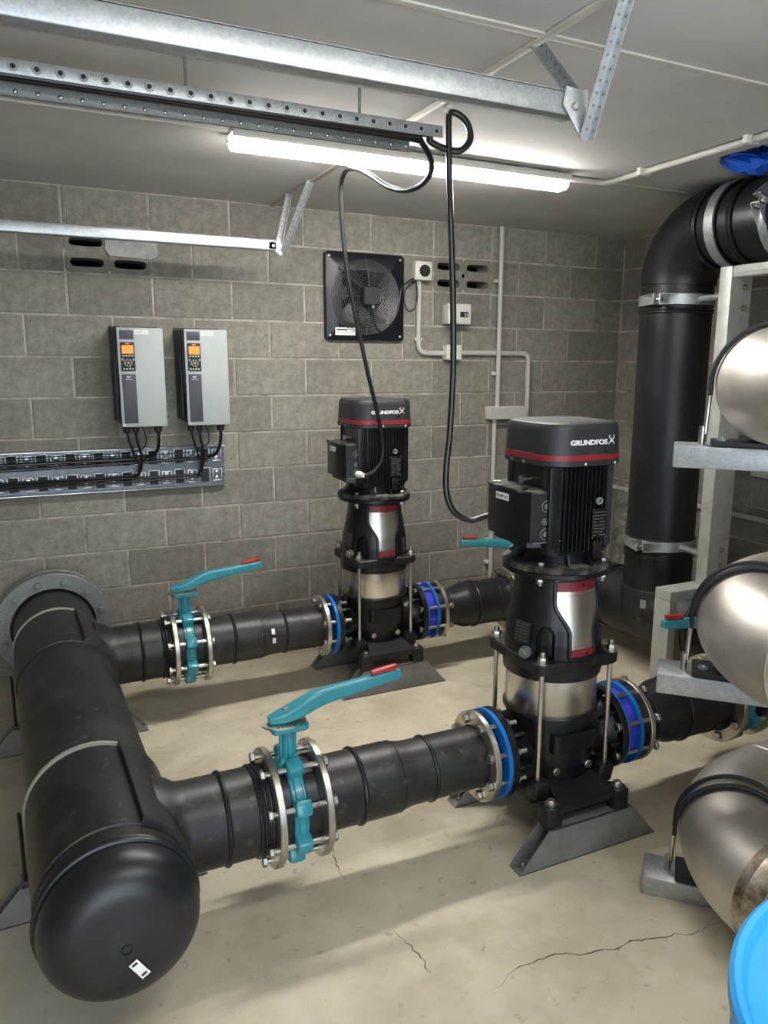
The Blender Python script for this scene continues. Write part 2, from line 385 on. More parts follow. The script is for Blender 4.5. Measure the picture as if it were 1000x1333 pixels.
# --- suction header
T0 = Vector((hdr(0), 0, 0))
sh = thing('suction_header_pipe', T0, 'large black plastic header pipe lying on the floor with a domed end cap', 'pipe')
def hloc(p): return ROT.inverted() @ (Vector(p) - T0)      # world -> header space (along -y)
sh.rotation_euler = (0, 0, TH)
def run(prof, y0=0): # profile (r, s) along -y in header space
    return B().lathe([(r, s) for r, s in prof], (0, -y0, ZP), (0, -1, 0), 72)
run([(HR, .0), (HR, 2.475)]).obj('pipe_run', M_HDPE, sh)
prof = [(HR, 2.475), (HR + .002, 2.49)]
capd, rc = .125, .085
prof += [(HR + .002, 2.50)]
for i in range(9): t = PI / 2 * i / 8; prof.append((HR + .002 - rc + rc * math.cos(t), 2.515 + rc * math.sin(t)))
prof += [(.05, 2.606), (.001, 2.608)]
cap = run(prof).obj('end_cap', M_HDPE2, sh)
part(cap, 'mould_mark', M_HDPE2, lambda b: b.torus((.0, -2.609, ZP - .01), (0, 1, 0), .012, .0016, 20, 6))
for dy, r in ((2.482, .008), (2.468, .006)):
    part(sh, 'weld_bead', M_HDPE2, lambda b: b.torus((0, -dy, ZP), (0, 1, 0), HR + .003, r, 72, 8))
stk = B(); Mx = Matrix.Translation((.045, -2.6095, ZP - .112)) @ Matrix.Rotation(math.radians(-32), 4, 'Y')
stk.box((0, 0, 0), (.062, .0016, .026), 0, Mx @ Matrix.Rotation(math.radians(63), 4, 'Y'))
# sticker lies on the rounded flank of the cap: place it by pixel on the cap plane
sp = hloc(W(181, 1257, 1, -2.595))
stk = B().box((0, 0, 0), (.052, .0016, .022), .0005, Matrix.Translation((sp.x, -2.6095, sp.z)) @ Matrix.Rotation(math.radians(58), 4, 'Y'))
s_ = stk.obj('sticker', M_LABEL, sh)
for d in (-.019, .017):
    part(s_, 'print', M_INK, lambda b: b.box((0, 0, 0), (.006, .0006, .013), 0, Matrix.Translation((sp.x, -2.6106, sp.z)) @ Matrix.Rotation(math.radians(58), 4, 'Y') @ Matrix.Translation((d, 0, 0))))
for yc in (-2.19, -.785):
    def arc_shell(b, a0, a1, ro, y0, y1, ri=HR - .004, n=26, taper=0):
        vs = []; fs = []
        for i in range(n + 1):
            a = math.radians(a0 + (a1 - a0) * i / n); e = 1
            for r, y in ((ri, y0), (ro, y0 - .004), (ro, y1 + .004), (ri, y1)): vs.append((r * math.cos(a), y, ZP + r * math.sin(a)))
        for i in range(n):
            for j in range(4): fs.append((4 * i + j, 4 * i + (j + 1) % 4, 4 * i + 4 + (j + 1) % 4, 4 * i + 4 + j))
        fs += [(0, 1, 2, 3), tuple(4 * n + j for j in range(4))]
        b.add(vs, fs)
    sd = part(sh, 'saddle', M_HDPE, lambda b: (arc_shell(b, -58, 58, HR + .016, yc + .222, yc - .222)))
    for sa in (50, -67): part(sd, 'saddle_rim', M_HDPE, lambda b: arc_shell(b, sa, sa + 17, HR + .024, yc + .222, yc - .222))
    part(sh, 'sleeve_edge', M_BEADLIGHT, lambda b: arc_shell(b, 66, 190, HR + .010, yc + .243, yc + .222))
    part(sh, 'sleeve_shell', M_HDPE, lambda b: arc_shell(b, 66, 294, HR + .005, yc + .222, yc - .222))
# flange pair close to the wall
fl = part(sh, 'wall_flange', M_GALVD, lambda b: (b.ring((0, -.20, ZP), (0, -.235, ZP), .267, HR + .012, 72, .004),))
part(sh, 'counter_flange', M_GALVD, lambda b: b.ring((0, -.13, ZP), (0, -.16, ZP), .267, HR - .01, 72, .004))
part(sh, 'stub_collar', M_HDPE2, lambda b: b.ring((0, -.16, ZP), (0, -.20, ZP), .215, HR - .01, 64))
for k in range(12):
    a = 2 * PI * (k + .5) / 12; x, z = .225 * math.cos(a), ZP + .225 * math.sin(a)
    part(fl, 'flange_bolt', M_GALVD, lambda b: (b.cyl((x, -.11, z), (x, -.25, z), .009, n=10), b.cyl((x, -.235, z), (x, -.239, z), .02, n=16), b.hexa((x, -.239, z), (0, -1, 0), .015, .012), b.hexa((x, -.13, z), (0, 1, 0), .015, .012)))
# branch stubs welded to the header, one for each pump line
for ax, ay in (NEAR, FAR):
    def L(dx): return hloc((ax + dx, ay, ZP))
    p0 = L(-1.455 + .12); d = (L(0) - L(-1)).normalized()
    def S(b, prof, n=56): b.lathe([(r, s - 1.0) for r, s in prof], L(-1.0 - .0) + d * 0, d, n)
    st = part(sh, 'branch_stub', M_HDPE, lambda b: S(b, [(.150, -.320), (.134, -.27), (.128, -.235), (.128, -.262 + .07), (.127, -.02), (.120, -.018), (.118, .012)][:0] + [(.16, .68), (.145, .72), (.13, .742), (.1275, .76), (.1275, .985), (.12, .99), (.118, 1.02)]))
    for s, r in ((.742, .002), (.862, .0075), (.95, .006), (.962, .005), (.974, .004)):
        part(st, 'weld_bead', M_HDPE2, lambda b: b.torus(L(-1.0) + d * (s - 1.0), d, .128, r, 56, 8))
    part(sh, 'backing_ring', M_RING, lambda b: b.ring(L(-1.012), L(-.990), .172, .119, 56, .003))
for k, (y0, lab) in enumerate(((-2.0, 'grey box section support under the header pipe near its domed cap'), (-.86, 'grey box section support under the header pipe near the wall flange'))):
    pass

def bracket(name, loc, L0, L1, h, dep, label, group=None, shift=0.):
    "hollow box section on the floor with both ends cut to a slope"
    t = thing(name, loc, label, 'bracket', group); th = .005
    def f(b):
        tr = [(-L0 / 2, 0), (L0 / 2, 0), (L1 / 2 + shift, h), (-L1 / 2 + shift, h)]
        b.prism(tr, 1, -dep / 2, -dep / 2 + th); b.prism(tr, 1, dep / 2 - th, dep / 2)
        b.bx(-L0 / 2, L0 / 2, -dep / 2, dep / 2, 0, th, .001); b.bx(-L1 / 2 + shift, L1 / 2 + shift, -dep / 2, dep / 2, h - th, h, .001)
    part(t, 'box_section', M_BRACK, f)
    for sx in (-1, 1):
        for q, rr in ((.035, .009), (.062, .006)):
            part(t, 'anchor_bolt', M_BOLT, lambda b: (b.cyl((sx * (L0 / 2 - q), .004, th), (sx * (L0 / 2 - q), .004, th + .004), rr * 1.5, n=12), b.hexa((sx * (L0 / 2 - q), .004, th + .004), (0, 0, 1), rr, .01), b.cyl((sx * (L0 / 2 - q), .004, th), (sx * (L0 / 2 - q), .004, th + .026), rr * .5, n=8)))
    return t
for y, lab in ((-1.97, 'grey box section support under the header pipe on the side nearer its domed cap'), (-.89, 'grey box section support under the header pipe nearer the wall flange')):
    t = bracket('pipe_support', (hdr(y), y, 0), .62, .42, ZP - HR - .009, .065, lab)
    for sx in (-1, 1): part(t, 'clamp_rod', M_CABLE, lambda b: b.cyl((sx * .198, 0, .1), (sx * .198, 0, .33), .006, n=8))
    part(t, 'clamp_band', M_CABLE, lambda b: b.tube([(.198 * math.cos(a), 0, ZP + .198 * math.sin(a)) for a in [PI * i / 16 for i in range(17)]], .006, 8, 1, False)) if y < -5 else None

# --- butterfly valves
def make_valve():
    t = thing('butterfly_valve', (0, 0, ZP), 'x', 'valve')
    def body(b):
        b.ring((-.022, 0, 0), (.022, 0, 0), .132, .1, 48, .004)
        b.ring((-.012, 0, 0), (.012, 0, 0), .138, .12, 48, .003)
        for k in range(8):
            a = 2 * PI * (k + .5) / 8; M_ = Matrix.Rotation(a, 4, 'X')
            b.box((0, .146, 0), (.05, .05, .05), .012, M_)
    bd = part(t, 'body', M_TEAL, body)
    part(t, 'disc', M_RING, lambda b: b.lathe([(.099, -.003), (.1, 0), (.099, .003)], (0, 0, 0), (1, 0, 0), 40))
    part(t, 'neck', M_TEAL, lambda b: (b.cyl((0, 0, .12), (0, 0, .25), .021, n=20), b.box((0, 0, .19), (.052, .012, .13), .003), b.box((0, 0, .19), (.012, .05, .13), .003), b.loft([rsq(.04, .012, .125, 5, .028), rsq(.024, .01, .155, 5, .022)])))
    part(t, 'top_flange', M_TEAL, lambda b: (b.loft([rsq(.052, .014, .240, 5, .042), rsq(.055, .014, .244, 5, .045), rsq(.055, .014, .256, 5, .045)]),))
    def plate(b): b.loft([[(.066 * math.cos(2 * PI * i / 40) - .01, .05 * math.sin(2 * PI * i / 40), z) for i in range(40)] for z in (.2565, .261)])
    ip = part(t, 'indicator_plate', M_RING, plate)
    for k in range(5): part(ip, 'index_mark', M_INK, lambda b: b.box((-.01 + (k - 2) * .011 - .004, -.036, .2616), (.003, .009, .0008)))
    hd = []
    def lever(b):
        secs = []
        for x, zc, hw, hh in ((-.055, .272, .013, .008), (-.03, .275, .022, .011), (.0, .280, .026, .014), (.035, .291, .026, .017), (.08, .309, .022, .02), (.12, .318, .018, .019), (.2, .327, .0155, .0165), (.3, .338, .014, .0145), (.352, .344, .013, .013), (.362, .345, .010, .010)):
            secs.append([(x - .22 * (p[1]), p[0], zc + p[1] * 1.22) for p in [(q[0], q[1]) for q in rsq(hw, min(hw, hh) * .45, 0, 4, hh)]])
        b.loft(secs)
    lv = part(t, 'lever', M_TEAL, lever)
    part(lv, 'hub_bolt', M_BOLT, lambda b: b.hexa((0, 0, .288), (0, 0, 1), .011, .012))
    part(lv, 'rivet', M_BOLT, lambda b: b.cyl((.215, -.0175, .329), (.215, .0175, .329), .004, n=10))
    part(lv, 'size_sticker', M_YEL, lambda b: b.box((.112, 0, .3368), (.034, .016, .0008), 0, None))
    part(lv, 'grip', M_GRIPRED, lambda b: (b.box((0, 0, 0), (.088, .02, .016), .006, Matrix.Translation((.308, 0, .366)) @ Matrix.Rotation(math.radians(-7), 4, 'Y')), b.box((.335, 0, .355), (.022, .012, .016), .002)))
    for sx in (-1, 1):
        part(t, 'seat_face', M_HDPE2, lambda b: b.ring((sx * .022, 0, 0), (sx * .060, 0, 0), .128, .09, 48, .002))
    bolts8(t, .147, -.088, .088, .009, .017, .013)
    return t
v0 = make_valve()
VAL = []
for i, (ax, ay) in enumerate((NEAR, FAR)):
    for side in (-1, 1):
        v = v0 if not VAL else copy_tree(v0); VAL.append(v)
        v.location = (ax + (-.937 if side < 0 else .86), ay, ZP); v.rotation_euler = (0, 0, 0 if side < 0 else PI)
for v, l in zip(VAL, ('teal butterfly valve with red-tipped lever beside the domed end of the header pipe', 'teal butterfly valve largely hidden below the middle stainless elbow, lever tip showing',
                      'teal butterfly valve with red-tipped lever close to the block wall', 'teal butterfly valve hidden behind a pump, only its lever showing')): v['label'] = l; v['group'] = 'teal butterfly valves'

# --- suction reducer spools between valve and pump
def make_spool():
    t = thing('reducer_spool', (0, 0, ZP), 'x', 'pipe')
    prof = [(.113, -.867), (.113, -.63), (.1125, -.615), (.1025, -.565), (.101, -.55), (.101, -.30), (.118, -.285), (.118, -.268)]
    part(t, 'pipe_body', M_HDPE, lambda b: b.lathe(prof, (0, 0, 0), (1, 0, 0), 56))
    part(t, 'stub_collar', M_HDPE2, lambda b: b.lathe([(.128, -.877), (.128, -.86), (.113, -.845)], (0, 0, 0), (1, 0, 0), 56))
    for s, R, r in ((-.731, .113, .0075), (-.486, .101, .0065), (-.60, .1115, .001)):
        part(t, 'weld_bead', M_HDPE2, lambda b: b.torus((s, 0, 0), (1, 0, 0), R, r, 56, 8))
    for s, R, Ri in ((-.872, .172, .116), (-.302, .15, .104)):
        part(t, 'backing_ring', M_RING, lambda b: b.ring((s, 0, 0), (s + .021, 0, 0), R, Ri, 56, .003))
    return t
s0 = make_spool(); s0.location = (NEAR[0], NEAR[1], ZP)
s0['label'] = 'black tapered pipe spool between teal valve and the pump marked PUMP #2'
s1 = copy_tree(s0); s1.location = (FAR[0], FAR[1], ZP); s1['label'] = 'black tapered pipe spool with two white stickers beside the block wall'
for dz in (.012, -.022):
    part(s1, 'sticker', M_LABEL, lambda b: b.box((-.556 + .002 * (dz < 0), 0, 0), (.016, .0012, .026), .0004, Matrix.Rotation(math.radians(-22 if dz > 0 else 2), 4, 'X') @ Matrix.Translation((0, -.1035, .0))))

# --- pump
RS = .155
def make_pump():
    t = thing('multistage_pump', (0, 0, 0), 'x', 'pump', None)
    # base casting with ports
    part(t, 'base_casting', M_PUMP, lambda b: b.lathe([(.10, .185), (.142, .20), (.15, .225), (.15, .43), (.163, .437), (.163, .447), (.15, .449)], (0, 0, 0), (0, 0, 1), 64))
    part(t, 'raised_panel', M_PUMP, lambda b: b.loft([rsq(.085, .02, z, 5, .158) for z in (.33, .395)]))
    for sx in (-1, 1):
        part(t, 'port_neck', M_PUMP, lambda b: b.lathe([(.088, .09), (.088, .155), (.105, .20), (.118, .213)], (0, 0, ZP), (sx, 0, 0), 40))
        for k in range(8): part(t, 'port_rib', M_PUMP, lambda b: b.box((sx * .188, .115, 0), (.05, .05, .012), .003, Matrix.Translation((0, 0, ZP)) @ Matrix.Rotation(2 * PI * k / 8, 4, 'X')))
    def foot(b):
        for sy in (-1, 1):
            pl = [(-.155, sy * .235), (.155, sy * .235), (.155, sy * .19), (.07, sy * .11), (-.07, sy * .11), (-.155, sy * .19)]
            b.prism(pl, 2, .172, .196)
            for sx in (-1, 1): b.lathe([(.03, .1305), (.031, .135), (.03, .198), (.026, .203)], (sx * .135, sy * .212, 0), (0, 0, 1), 20); b.bx(sx * .165, sx * .105, sy * .183, sy * .241, .1305, .198, .006)
        b.bx(-.15, .15, -.12, .12, .15, .205, .01)
        for sy in (-1, 1): b.add([(-.12, sy * .233, .172), (.12, sy * .233, .172), (.12, sy * .233, .197), (-.12, sy * .233, .197), (-.085, sy * .10, .172), (.085, sy * .10, .172), (.085, sy * .10, .238), (-.085, sy * .10, .238)], [(0, 1, 2, 3), (4, 5, 6, 7), (0, 1, 5, 4), (2, 3, 7, 6), (1, 2, 6, 5), (0, 3, 7, 4)])
    part(t, 'foot', M_CAST, foot)
    for sx in (-1, 1):
        for sy in (-1, 1):
            part(t, 'foot_bolt', M_BOLT, lambda b: (b.cyl((sx * .135, sy * .212, .203), (sx * .135, sy * .212, .206), .021, n=20), b.hexa((sx * .135, sy * .212, .206), (0, 0, 1), .014, .012)))
            part(t, 'rod_lug', M_CAST, lambda b: (b.loft([rsq(.03, .012, .19, 5, .03, sx * .13, sy * .13), rsq(.032, .012, .235, 5, .032, sx * .133, sy * .133), rsq(.026, .01, .25, 5, .026, sx * .136, sy * .136)])))
            part(t, 'tie_rod', M_STEEL, lambda b: b.cyl((sx * .138, sy * .138, .245), (sx * .138, sy * .138, .695), .0085, n=14))
            part(t, 'rod_nut', M_BOLT, lambda b: (b.cyl((sx * .138, sy * .138, .655), (sx * .138, sy * .138, .6585), .022, n=20), b.hexa((sx * .138, sy * .138, .6585), (0, 0, 1), .0165, .018), b.cyl((sx * .138, sy * .138, .676), (sx * .138, sy * .138, .69), .0095, n=12)))
            part(t, 'drain_plug', M_BOLT, lambda b: b.lathe([(.0145, 0), (.0145, .010), (.012, .0125)], (sx * .065, sy * .135, .262), (0, sy, 0), 20))
    for sx in (-1, 1):
        part(t, 'port_flange', M_PUMP, lambda b: b.ring((sx * .212, 0, ZP), (sx * .238, 0, ZP), .15, .05, 56, .003))
    part(t, 'gasket_ring', M_BLUE, lambda b: b.ring((-.254, 0, ZP), (-.2385, 0, ZP), .15, .08, 56, .002), label='blue ring between the flanges')
    for k in range(8):
        a = 2 * PI * (k + .5) / 8; y, z = .126 * math.cos(a), ZP + .126 * math.sin(a)
        part(t, 'flange_bolt', M_BOLT, lambda b: (b.cyl((-.305, y, z), (-.172, y, z), .0085, n=10), b.hexa((-.303, y, z), (-1, 0, 0), .0165, .013), b.hexa((-.212, y, z), (1, 0, 0), .0165, .014)))
    part(t, 'outer_sleeve', M_STEEL, lambda b: b.lathe([(.150, .44), (RS, .449), (RS, .576), (.15, .58)], (0, 0, 0), (0, 0, 1), 72), label='polished stainless sleeve')
    # motor stool
    def stoolr(z):
        P = [(.65, .163), (.70, .162), (.75, .157), (.80, .148), (.85, .138), (.90, .131), (.94, .129)]
        for (z0, r0), (z1, r1) in zip(P, P[1:]):
            if z <= z1: return r0 + (r1 - r0) * max(0, (z - z0)) / (z1 - z0)
        return P[-1][1]
    def stool(b):
        n, m = 320, 90; vs = []; fs = []
        for j in range(m + 1):
            z = .648 + (.938 - .648) * j / m
            for i in range(n):
                th = 2 * PI * i / n; r = stoolr(z)
                dth = abs(((th - PI / 4) + PI / 4) % (PI / 2) - PI / 4)
                zt = .715 + .05 * math.sqrt(max(0, 1 - (dth / .2) ** 2))
                if dth < .2 and z < zt:
                    u = min(1, (.2 - dth) / .06, (zt - z) / .014); r -= .030 * u * u * (3 - 2 * u)
                vs.append((r * math.cos(th), r * math.sin(th), z))
        for j in range(m):
            for i in range(n): i2 = (i + 1) % n; fs.append((j * n + i, j * n + i2, (j + 1) * n + i2, (j + 1) * n + i))
        fs += [tuple(range(n)), tuple(m * n + i for i in range(n))]
        b.add(vs, fs)
        b.lathe([(.15, .576), (.166, .58), (.168, .6), (.168, .652), (.16, .655)], (0, 0, 0), (0, 0, 1), 64)
    st = part(t, 'motor_stool', M_PUMP, stool, sharp=50)
    part(t, 'stool_plate', M_CAST, lambda b: (b.loft([rsq(.16, .035, .618, 7), rsq(.164, .036, .622, 7), rsq(.164, .036, .648, 7), rsq(.158, .033, .655, 7)])))
    def half(z):    # half opening angle of the coupling window
        if z < .74: return math.radians(17)
        if z > .845: return math.radians(36)
        u = (z - .74) / .105; u = u * u * (3 - 2 * u); return math.radians(17 + 19 * u)
    Z0, Z1 = .664, .912
    for sy in (-1, 1):
        def patch(b, za, zb, off, shrink=0.):
            nz, na = 14, 10; vs = []; fs = []
            for j in range(nz + 1):
                z = za + (zb - za) * j / nz; h = half(z) - shrink
                for i in range(na + 1):
                    a = (-h + 2 * h * i / na) + sy * PI / 2; r = stoolr(z) + off; vs.append((r * math.cos(a), r * math.sin(a), z))
            for j in range(nz):
                for i in range(na): k = j * (na + 1) + i; fs.append((k, k + 1, k + na + 2, k + na + 1))
            b.add(vs, fs)
        gd = part(t, 'coupling_guard', M_STEEL, lambda b: patch(b, Z0, Z1, .0025, .02), label='stainless coupling guard')
        part(gd, 'guard_end_red', M_RED, lambda b: patch(b, .878, Z1, .0035, .015)); part(gd, 'guard_end_red', M_RED, lambda b: patch(b, Z0, .692, .0035, .015))
        for zz in (.866, .704): part(gd, 'guard_crease', M_BOLT, lambda b: b.tube([((stoolr(zz) + .003) * math.cos(a + sy * PI / 2), (stoolr(zz) + .003) * math.sin(a + sy * PI / 2), zz) for a in [half(zz) * .9 * (i / 8 - 1) for i in range(17)]], .001, 6, 1, False))
        for zz in (.897, .674): part(gd, 'guard_screw', M_INK, lambda b: b.cyl(((stoolr(zz)) * math.cos(sy * PI / 2 + .1), stoolr(zz) * math.sin(sy * PI / 2 + .1), zz), ((stoolr(zz) + .006) * math.cos(sy * PI / 2 + .1), (stoolr(zz) + .006) * math.sin(sy * PI / 2 + .1), zz), .004, n=10))
        def rim(b):
            pts = []
            for i in range(21): z = Z0 + (Z1 - Z0) * i / 20; pts.append((z, -half(z)))
            pts += [(Z1 + .004, -half(Z1) + 2 * half(Z1) * i / 8) for i in range(1, 8)]
            pts += [(Z0 + (Z1 - Z0) * i / 20, half(Z0 + (Z1 - Z0) * i / 20)) for i in range(20, -1, -1)]
            pts += [(Z0 - .004, half(Z0) - 2 * half(Z0) * i / 6) for i in range(1, 7)]
            b.tube([((stoolr(z) + .003) * math.cos(a + sy * PI / 2), (stoolr(z) + .003) * math.sin(a + sy * PI / 2), z) for z, a in pts], .0068, 8, 1, False)
        part(t, 'window_rim', M_PUMP, rim)
    # plate and plug on the valve side of the stool
    a = math.radians(196); c, s = math.cos(a), math.sin(a); Mn = Matrix.Translation((c * .163, s * .163, .735)) @ Matrix.Rotation(a, 4, 'Z') @ Matrix.Rotation(math.radians(-7), 4, 'Y')
    npl = part(t, 'pump_nameplate', M_COVER, lambda b: b.box((0, 0, 0), (.004, .062, .072), .001, Mn))
    for i in range(6):
        for j in range(3): part(npl, 'engraved_line', M_BRACK, lambda b: b.box((.0024, -.019 + .018 * j, -.026 + i * .0105), (.0006, .014 if (i + j) % 3 else .008, .0014), 0, Mn))
    a = math.radians(203); c, s = math.cos(a), math.sin(a)
    part(t, 'vent_plug', M_GALVD, lambda b: (b.cyl((c * .15, s * .15, .672), (c * .178, s * .178, .672), .02, n=20), b.hexa((c * .178, s * .178, .672), (c, s, 0), .0145, .012)))
    # motor flange
    part(t, 'stool_flange', M_PUMP, lambda b: b.lathe([(.13, .918), (.172, .925), (.178, .929), (.178, .943), (.13, .944)], (0, 0, 0), (0, 0, 1), 72))
    part(t, 'motor_flange', M_DUST, lambda b: b.lathe([(.12, .945), (.178, .945), (.18, .948), (.18, .96), (.174, .964), (.12, .966)], (0, 0, 0), (0, 0, 1), 72), label='dust-covered motor flange')
    for k in range(4):
        a = PI / 4 + k * PI / 2 - .16; c, s = math.cos(a) * .158, math.sin(a) * .158
        part(t, 'flange_bolt', M_BOLT, lambda b: (b.hexa((c, s, .964), (0, 0, 1), .013, .013), b.hexa((c, s, .922), (0, 0, -1), .013, .014), b.cyl((c, s, .92), (c, s, .9), .006, n=10)))
    def bell(b):
        b.lathe([(.122, .966), (.122, 1.012), (.13, 1.03)], (0, 0, 0), (0, 0, 1), 48)
        for k in range(12):
            M_ = Matrix.Rotation(2 * PI * (k + .3) / 12, 4, 'Z'); b.prism([(.118, .965), (.163, .965), (.128, 1.012), (.118, 1.012)], 1, -.0035, .0035, M_)
    part(t, 'motor_end_shield', M_PUMP, bell)
    MA = .136
    part(t, 'motor_body', M_PUMP, lambda b: b.loft([rsq(.125, .045, 1.0, 7), rsq(.128, .05, 1.01, 7), rsq(.128, .05, 1.288, 7)]))
    def fins(b):
        for side in range(4):
            M_ = Matrix.Rotation(side * PI / 2, 4, 'Z')
            for k in range(15):
                x = -.112 + .016 * k; d = MA + .008 - max(0, abs(x) - .07) * .55
                if side == 2 and abs(x) < .09: continue
                b.bx(.11, d, x - .0022, x + .0022, 1.012 + (.02 if abs(x) > .1 else 0), 1.287, 0, M_)
        for k in range(4):
            M_ = Matrix.Rotation(PI / 4 + k * PI / 2, 4, 'Z')
            for x in (-.024, -.008, .008, .024): b.bx(.13, .168, x - .0022, x + .0022, 1.02, 1.287, 0, M_)
    part(t, 'cooling_fins', M_PUMP, fins)
    # pads on the motor skin
    part(t, 'corner_pad', M_PUMP, lambda b: b.bx(-.142, -.098, -.146, -.11, 1.03, 1.285, .003))
    # motor nameplate
    mp = part(t, 'motor_nameplate', M_PUMP, lambda b: b.bx(.022, .078, -.1505, -.1475, 1.052, 1.148, .0012))
    for i in range(8):
        for j in range(2): part(mp, 'print_line', M_BRACK, lambda b: b.bx(.027 + j * .024, .027 + j * .024 + (.021 if (i * 3 + j) % 4 else .011), -.1511, -.1504, 1.061 + i * .0105, 1.0632 + i * .0105))
    for x in (.0245, .0755):
        for z in (1.0545, 1.1455): part(mp, 'rivet', M_BOLT, lambda b: b.cyl((x, -.1512, z), (x, -.149, z), .0022, n=8))
    part(t, 'motor_eye', M_GALVD, lambda b: (b.torus((.044, -.152, 1.172), (.3, 1, 0), .009, .0035, 18, 8), b.cyl((.044, -.135, 1.172), (.044, -.15, 1.172), .006, n=10)))
    for dx in (-.012, .004, .018): part(t, 'rating_tag', M_GALVD, lambda b: b.bx(.042 + dx, .048 + dx, -.149, -.147, 1.024 + abs(dx) * .5, 1.029 + abs(dx) * .5))
    part(t, 'cable_clip', M_PUMP, lambda b: b.bx(.03, .062, -.152, -.135, .985, 1.045, .002))
    part(t, 'lift_screw', M_BOLT, lambda b: (b.cyl((-.12, -.02, 1.235), (-.156, -.02, 1.235), .007, n=12), b.cyl((-.156, -.02, 1.235), (-.166, -.02, 1.235), .013, n=18)))
    # fan cover
    def cover(b):
        S = [(.153, .087, 1.284), (.157, .09, 1.287), (.1565, .09, 1.30), (.1525, .09, 1.390), (.1508, .09, 1.404), (.146, .088, 1.4135), (.136, .084, 1.4175), (.118, .075, 1.418)]
        b.loft([rsq(a, r, z, 9) for a, r, z in S])
    fc = part(t, 'fan_cover', M_COVER, cover, sharp=40)
    part(fc, 'cover_top', M_DUSTTOP, lambda b: b.lathe([(.02, 1.412), (.085, 1.414), (.116, 1.4195), (.119, 1.416)], (0, 0, 0), (0, 0, 1), 48), label='dusty top of the fan cover')
    part(fc, 'red_band', M_RED, lambda b: b.loft([rsq(.1555, .09, 1.302, 9), rsq(.1574, .09, 1.303, 9), rsq(.1566, .09, 1.3205, 9), rsq(.1548, .09, 1.3215, 9)]))
    part(fc, 'cover_plug', M_INK, lambda b: (b.torus((.06, -.1555, 1.337), (0, 1, 0), .008, .0028, 18, 8),))
    for x, y in ((-.02, -.157), (.098, -.151), (-.157, -.02), (-.157, .05)):
        part(fc, 'cover_screw', M_BOLT, lambda b: b.lathe([(.006, -.003), (.006, .002), (.003, .004)], (x, y, 1.2915), (0, -1, 0) if abs(y) > .14 else (-1, 0, 0), 12))
    for (x, y, dx, dy) in ((-.15, .05, -1, .3), (.15, .0, 1, .2)): part(fc, 'lift_clip', M_INK, lambda b: b.tube([(x, y, 1.292), (x + dx * .008, y, 1.287), (x + dx * .016, y + dy * .01, 1.297), (x + dx * .018, y, 1.306)], .004, 8))
    fc_t = text('brand_lettering', 'GRUNDFOS', .021, (-.080, -.1545, 1.3515), (1, 0, 0), (0, 0, 1), M_TEXT, fc, .0012, .140, bold=.0006)
    def xlogo(b):
        c = Vector((.078, -.1540, 1.363))
        for sx, sz in ((1, 1), (-1, 1), (1, -1), (-1, -1)):
            b.tube([c + Vector((sx * u, 0, sz * w)) for u, w in ((.001, .001), (.005, .0045), (.0095, .0075), (.0125, .013))], lambda q: .0011 + .0009 * math.sin(PI * min(1, .25 + q)), 6, 3)
            if sz > 0: b.tube([c + Vector((sx * u, 0, w)) for u, w in ((.0125, .013), (.009, .0155), (.005, .0135))], .0011, 6, 3)
    part(fc, 'brand_emblem', M_TEXT, xlogo)
    for o_ in fc.children:
        if o_.name.startswith('brand'):          # follow the rounded corner of the cover
            for v in o_.data.vertices:
                e_ = max(0, abs(v.co.x) - .064); v.co.y += .09 - math.sqrt(max(1e-6, .0081 - e_ * e_))
    # terminal box on the header side
    def tbox(b):
        pl = [(-.21, -.09), (-.195, -.125), (-.10, -.137), (-.10, .137), (-.195, .125), (-.21, .09)]
        b.prism(pl, 2, 1.052, 1.205); b.prism([(-.185, -.095), (-.1, -.12), (-.1, .12), (-.185, .095)], 2, 1.03, 1.052)
    tb = part(t, 'terminal_box', M_PUMP, tbox)
    part(tb, 'box_lid_top', M_DUST, lambda b: b.prism([(-.213, -.092), (-.197, -.128), (-.10, -.14), (-.10, .14), (-.197, .128), (-.213, .092)], 2, 1.205, 1.2115), label='dusty lid edge')
    part(tb, 'box_lip', M_GALVD, lambda b: b.bx(-.19, -.09, -.141, -.13, 1.0525, 1.0545))
    for x, z, r in ((-.142, 1.165, .0175), (-.15, 1.117, .009), (-.144, 1.078, .0175)):
        part(tb, 'knockout', M_BRACK, lambda b: (b.torus((x, -.1335, z), (.12, 1, 0), r, .0014, 24, 8), b.lathe([(r * .5, -.1345), (r * .55, -.125)], (x, 0, z), (0, 1, 0), 20)))  # grey colour paints in the highlight on the black knockout rings
    for y in (-.085, .085): part(tb, 'lid_screw', M_BOLT, lambda b: b.cyl((-.205 + .0, y, 1.216), (-.182, y * .9, 1.216), .005, n=10))
    tg = part(tb, 'name_tag', M_LABEL, lambda b: b.bx(-.2112, -.2095, -.022, .052, 1.168, 1.190))
    return t, tg
pump, tg = make_pump()
pump.location = (NEAR[0], NEAR[1], 0)
pump2 = copy_tree(pump); pump2.location = (FAR[0], FAR[1], 0)
pump['label'] = 'black vertical pump with red bands and white tag reading PUMP #2 on its terminal box'
pump2['label'] = 'black vertical pump with red bands standing by the block wall, cable in its box front'
pump['group'] = pump2['group'] = 'vertical multistage pumps'
for p, s_ in ((pump, 'PUMP #2'), (pump2, 'PUMP #1')):
    tb = [c for c in p.children if c.name.startswith('terminal_box')][0]
    text('tag_lettering', s_, .0155, (-.2115, .047, 1.1735), (0, -1, 0), (0, 0, 1), M_INK, tb, .0002, .064)
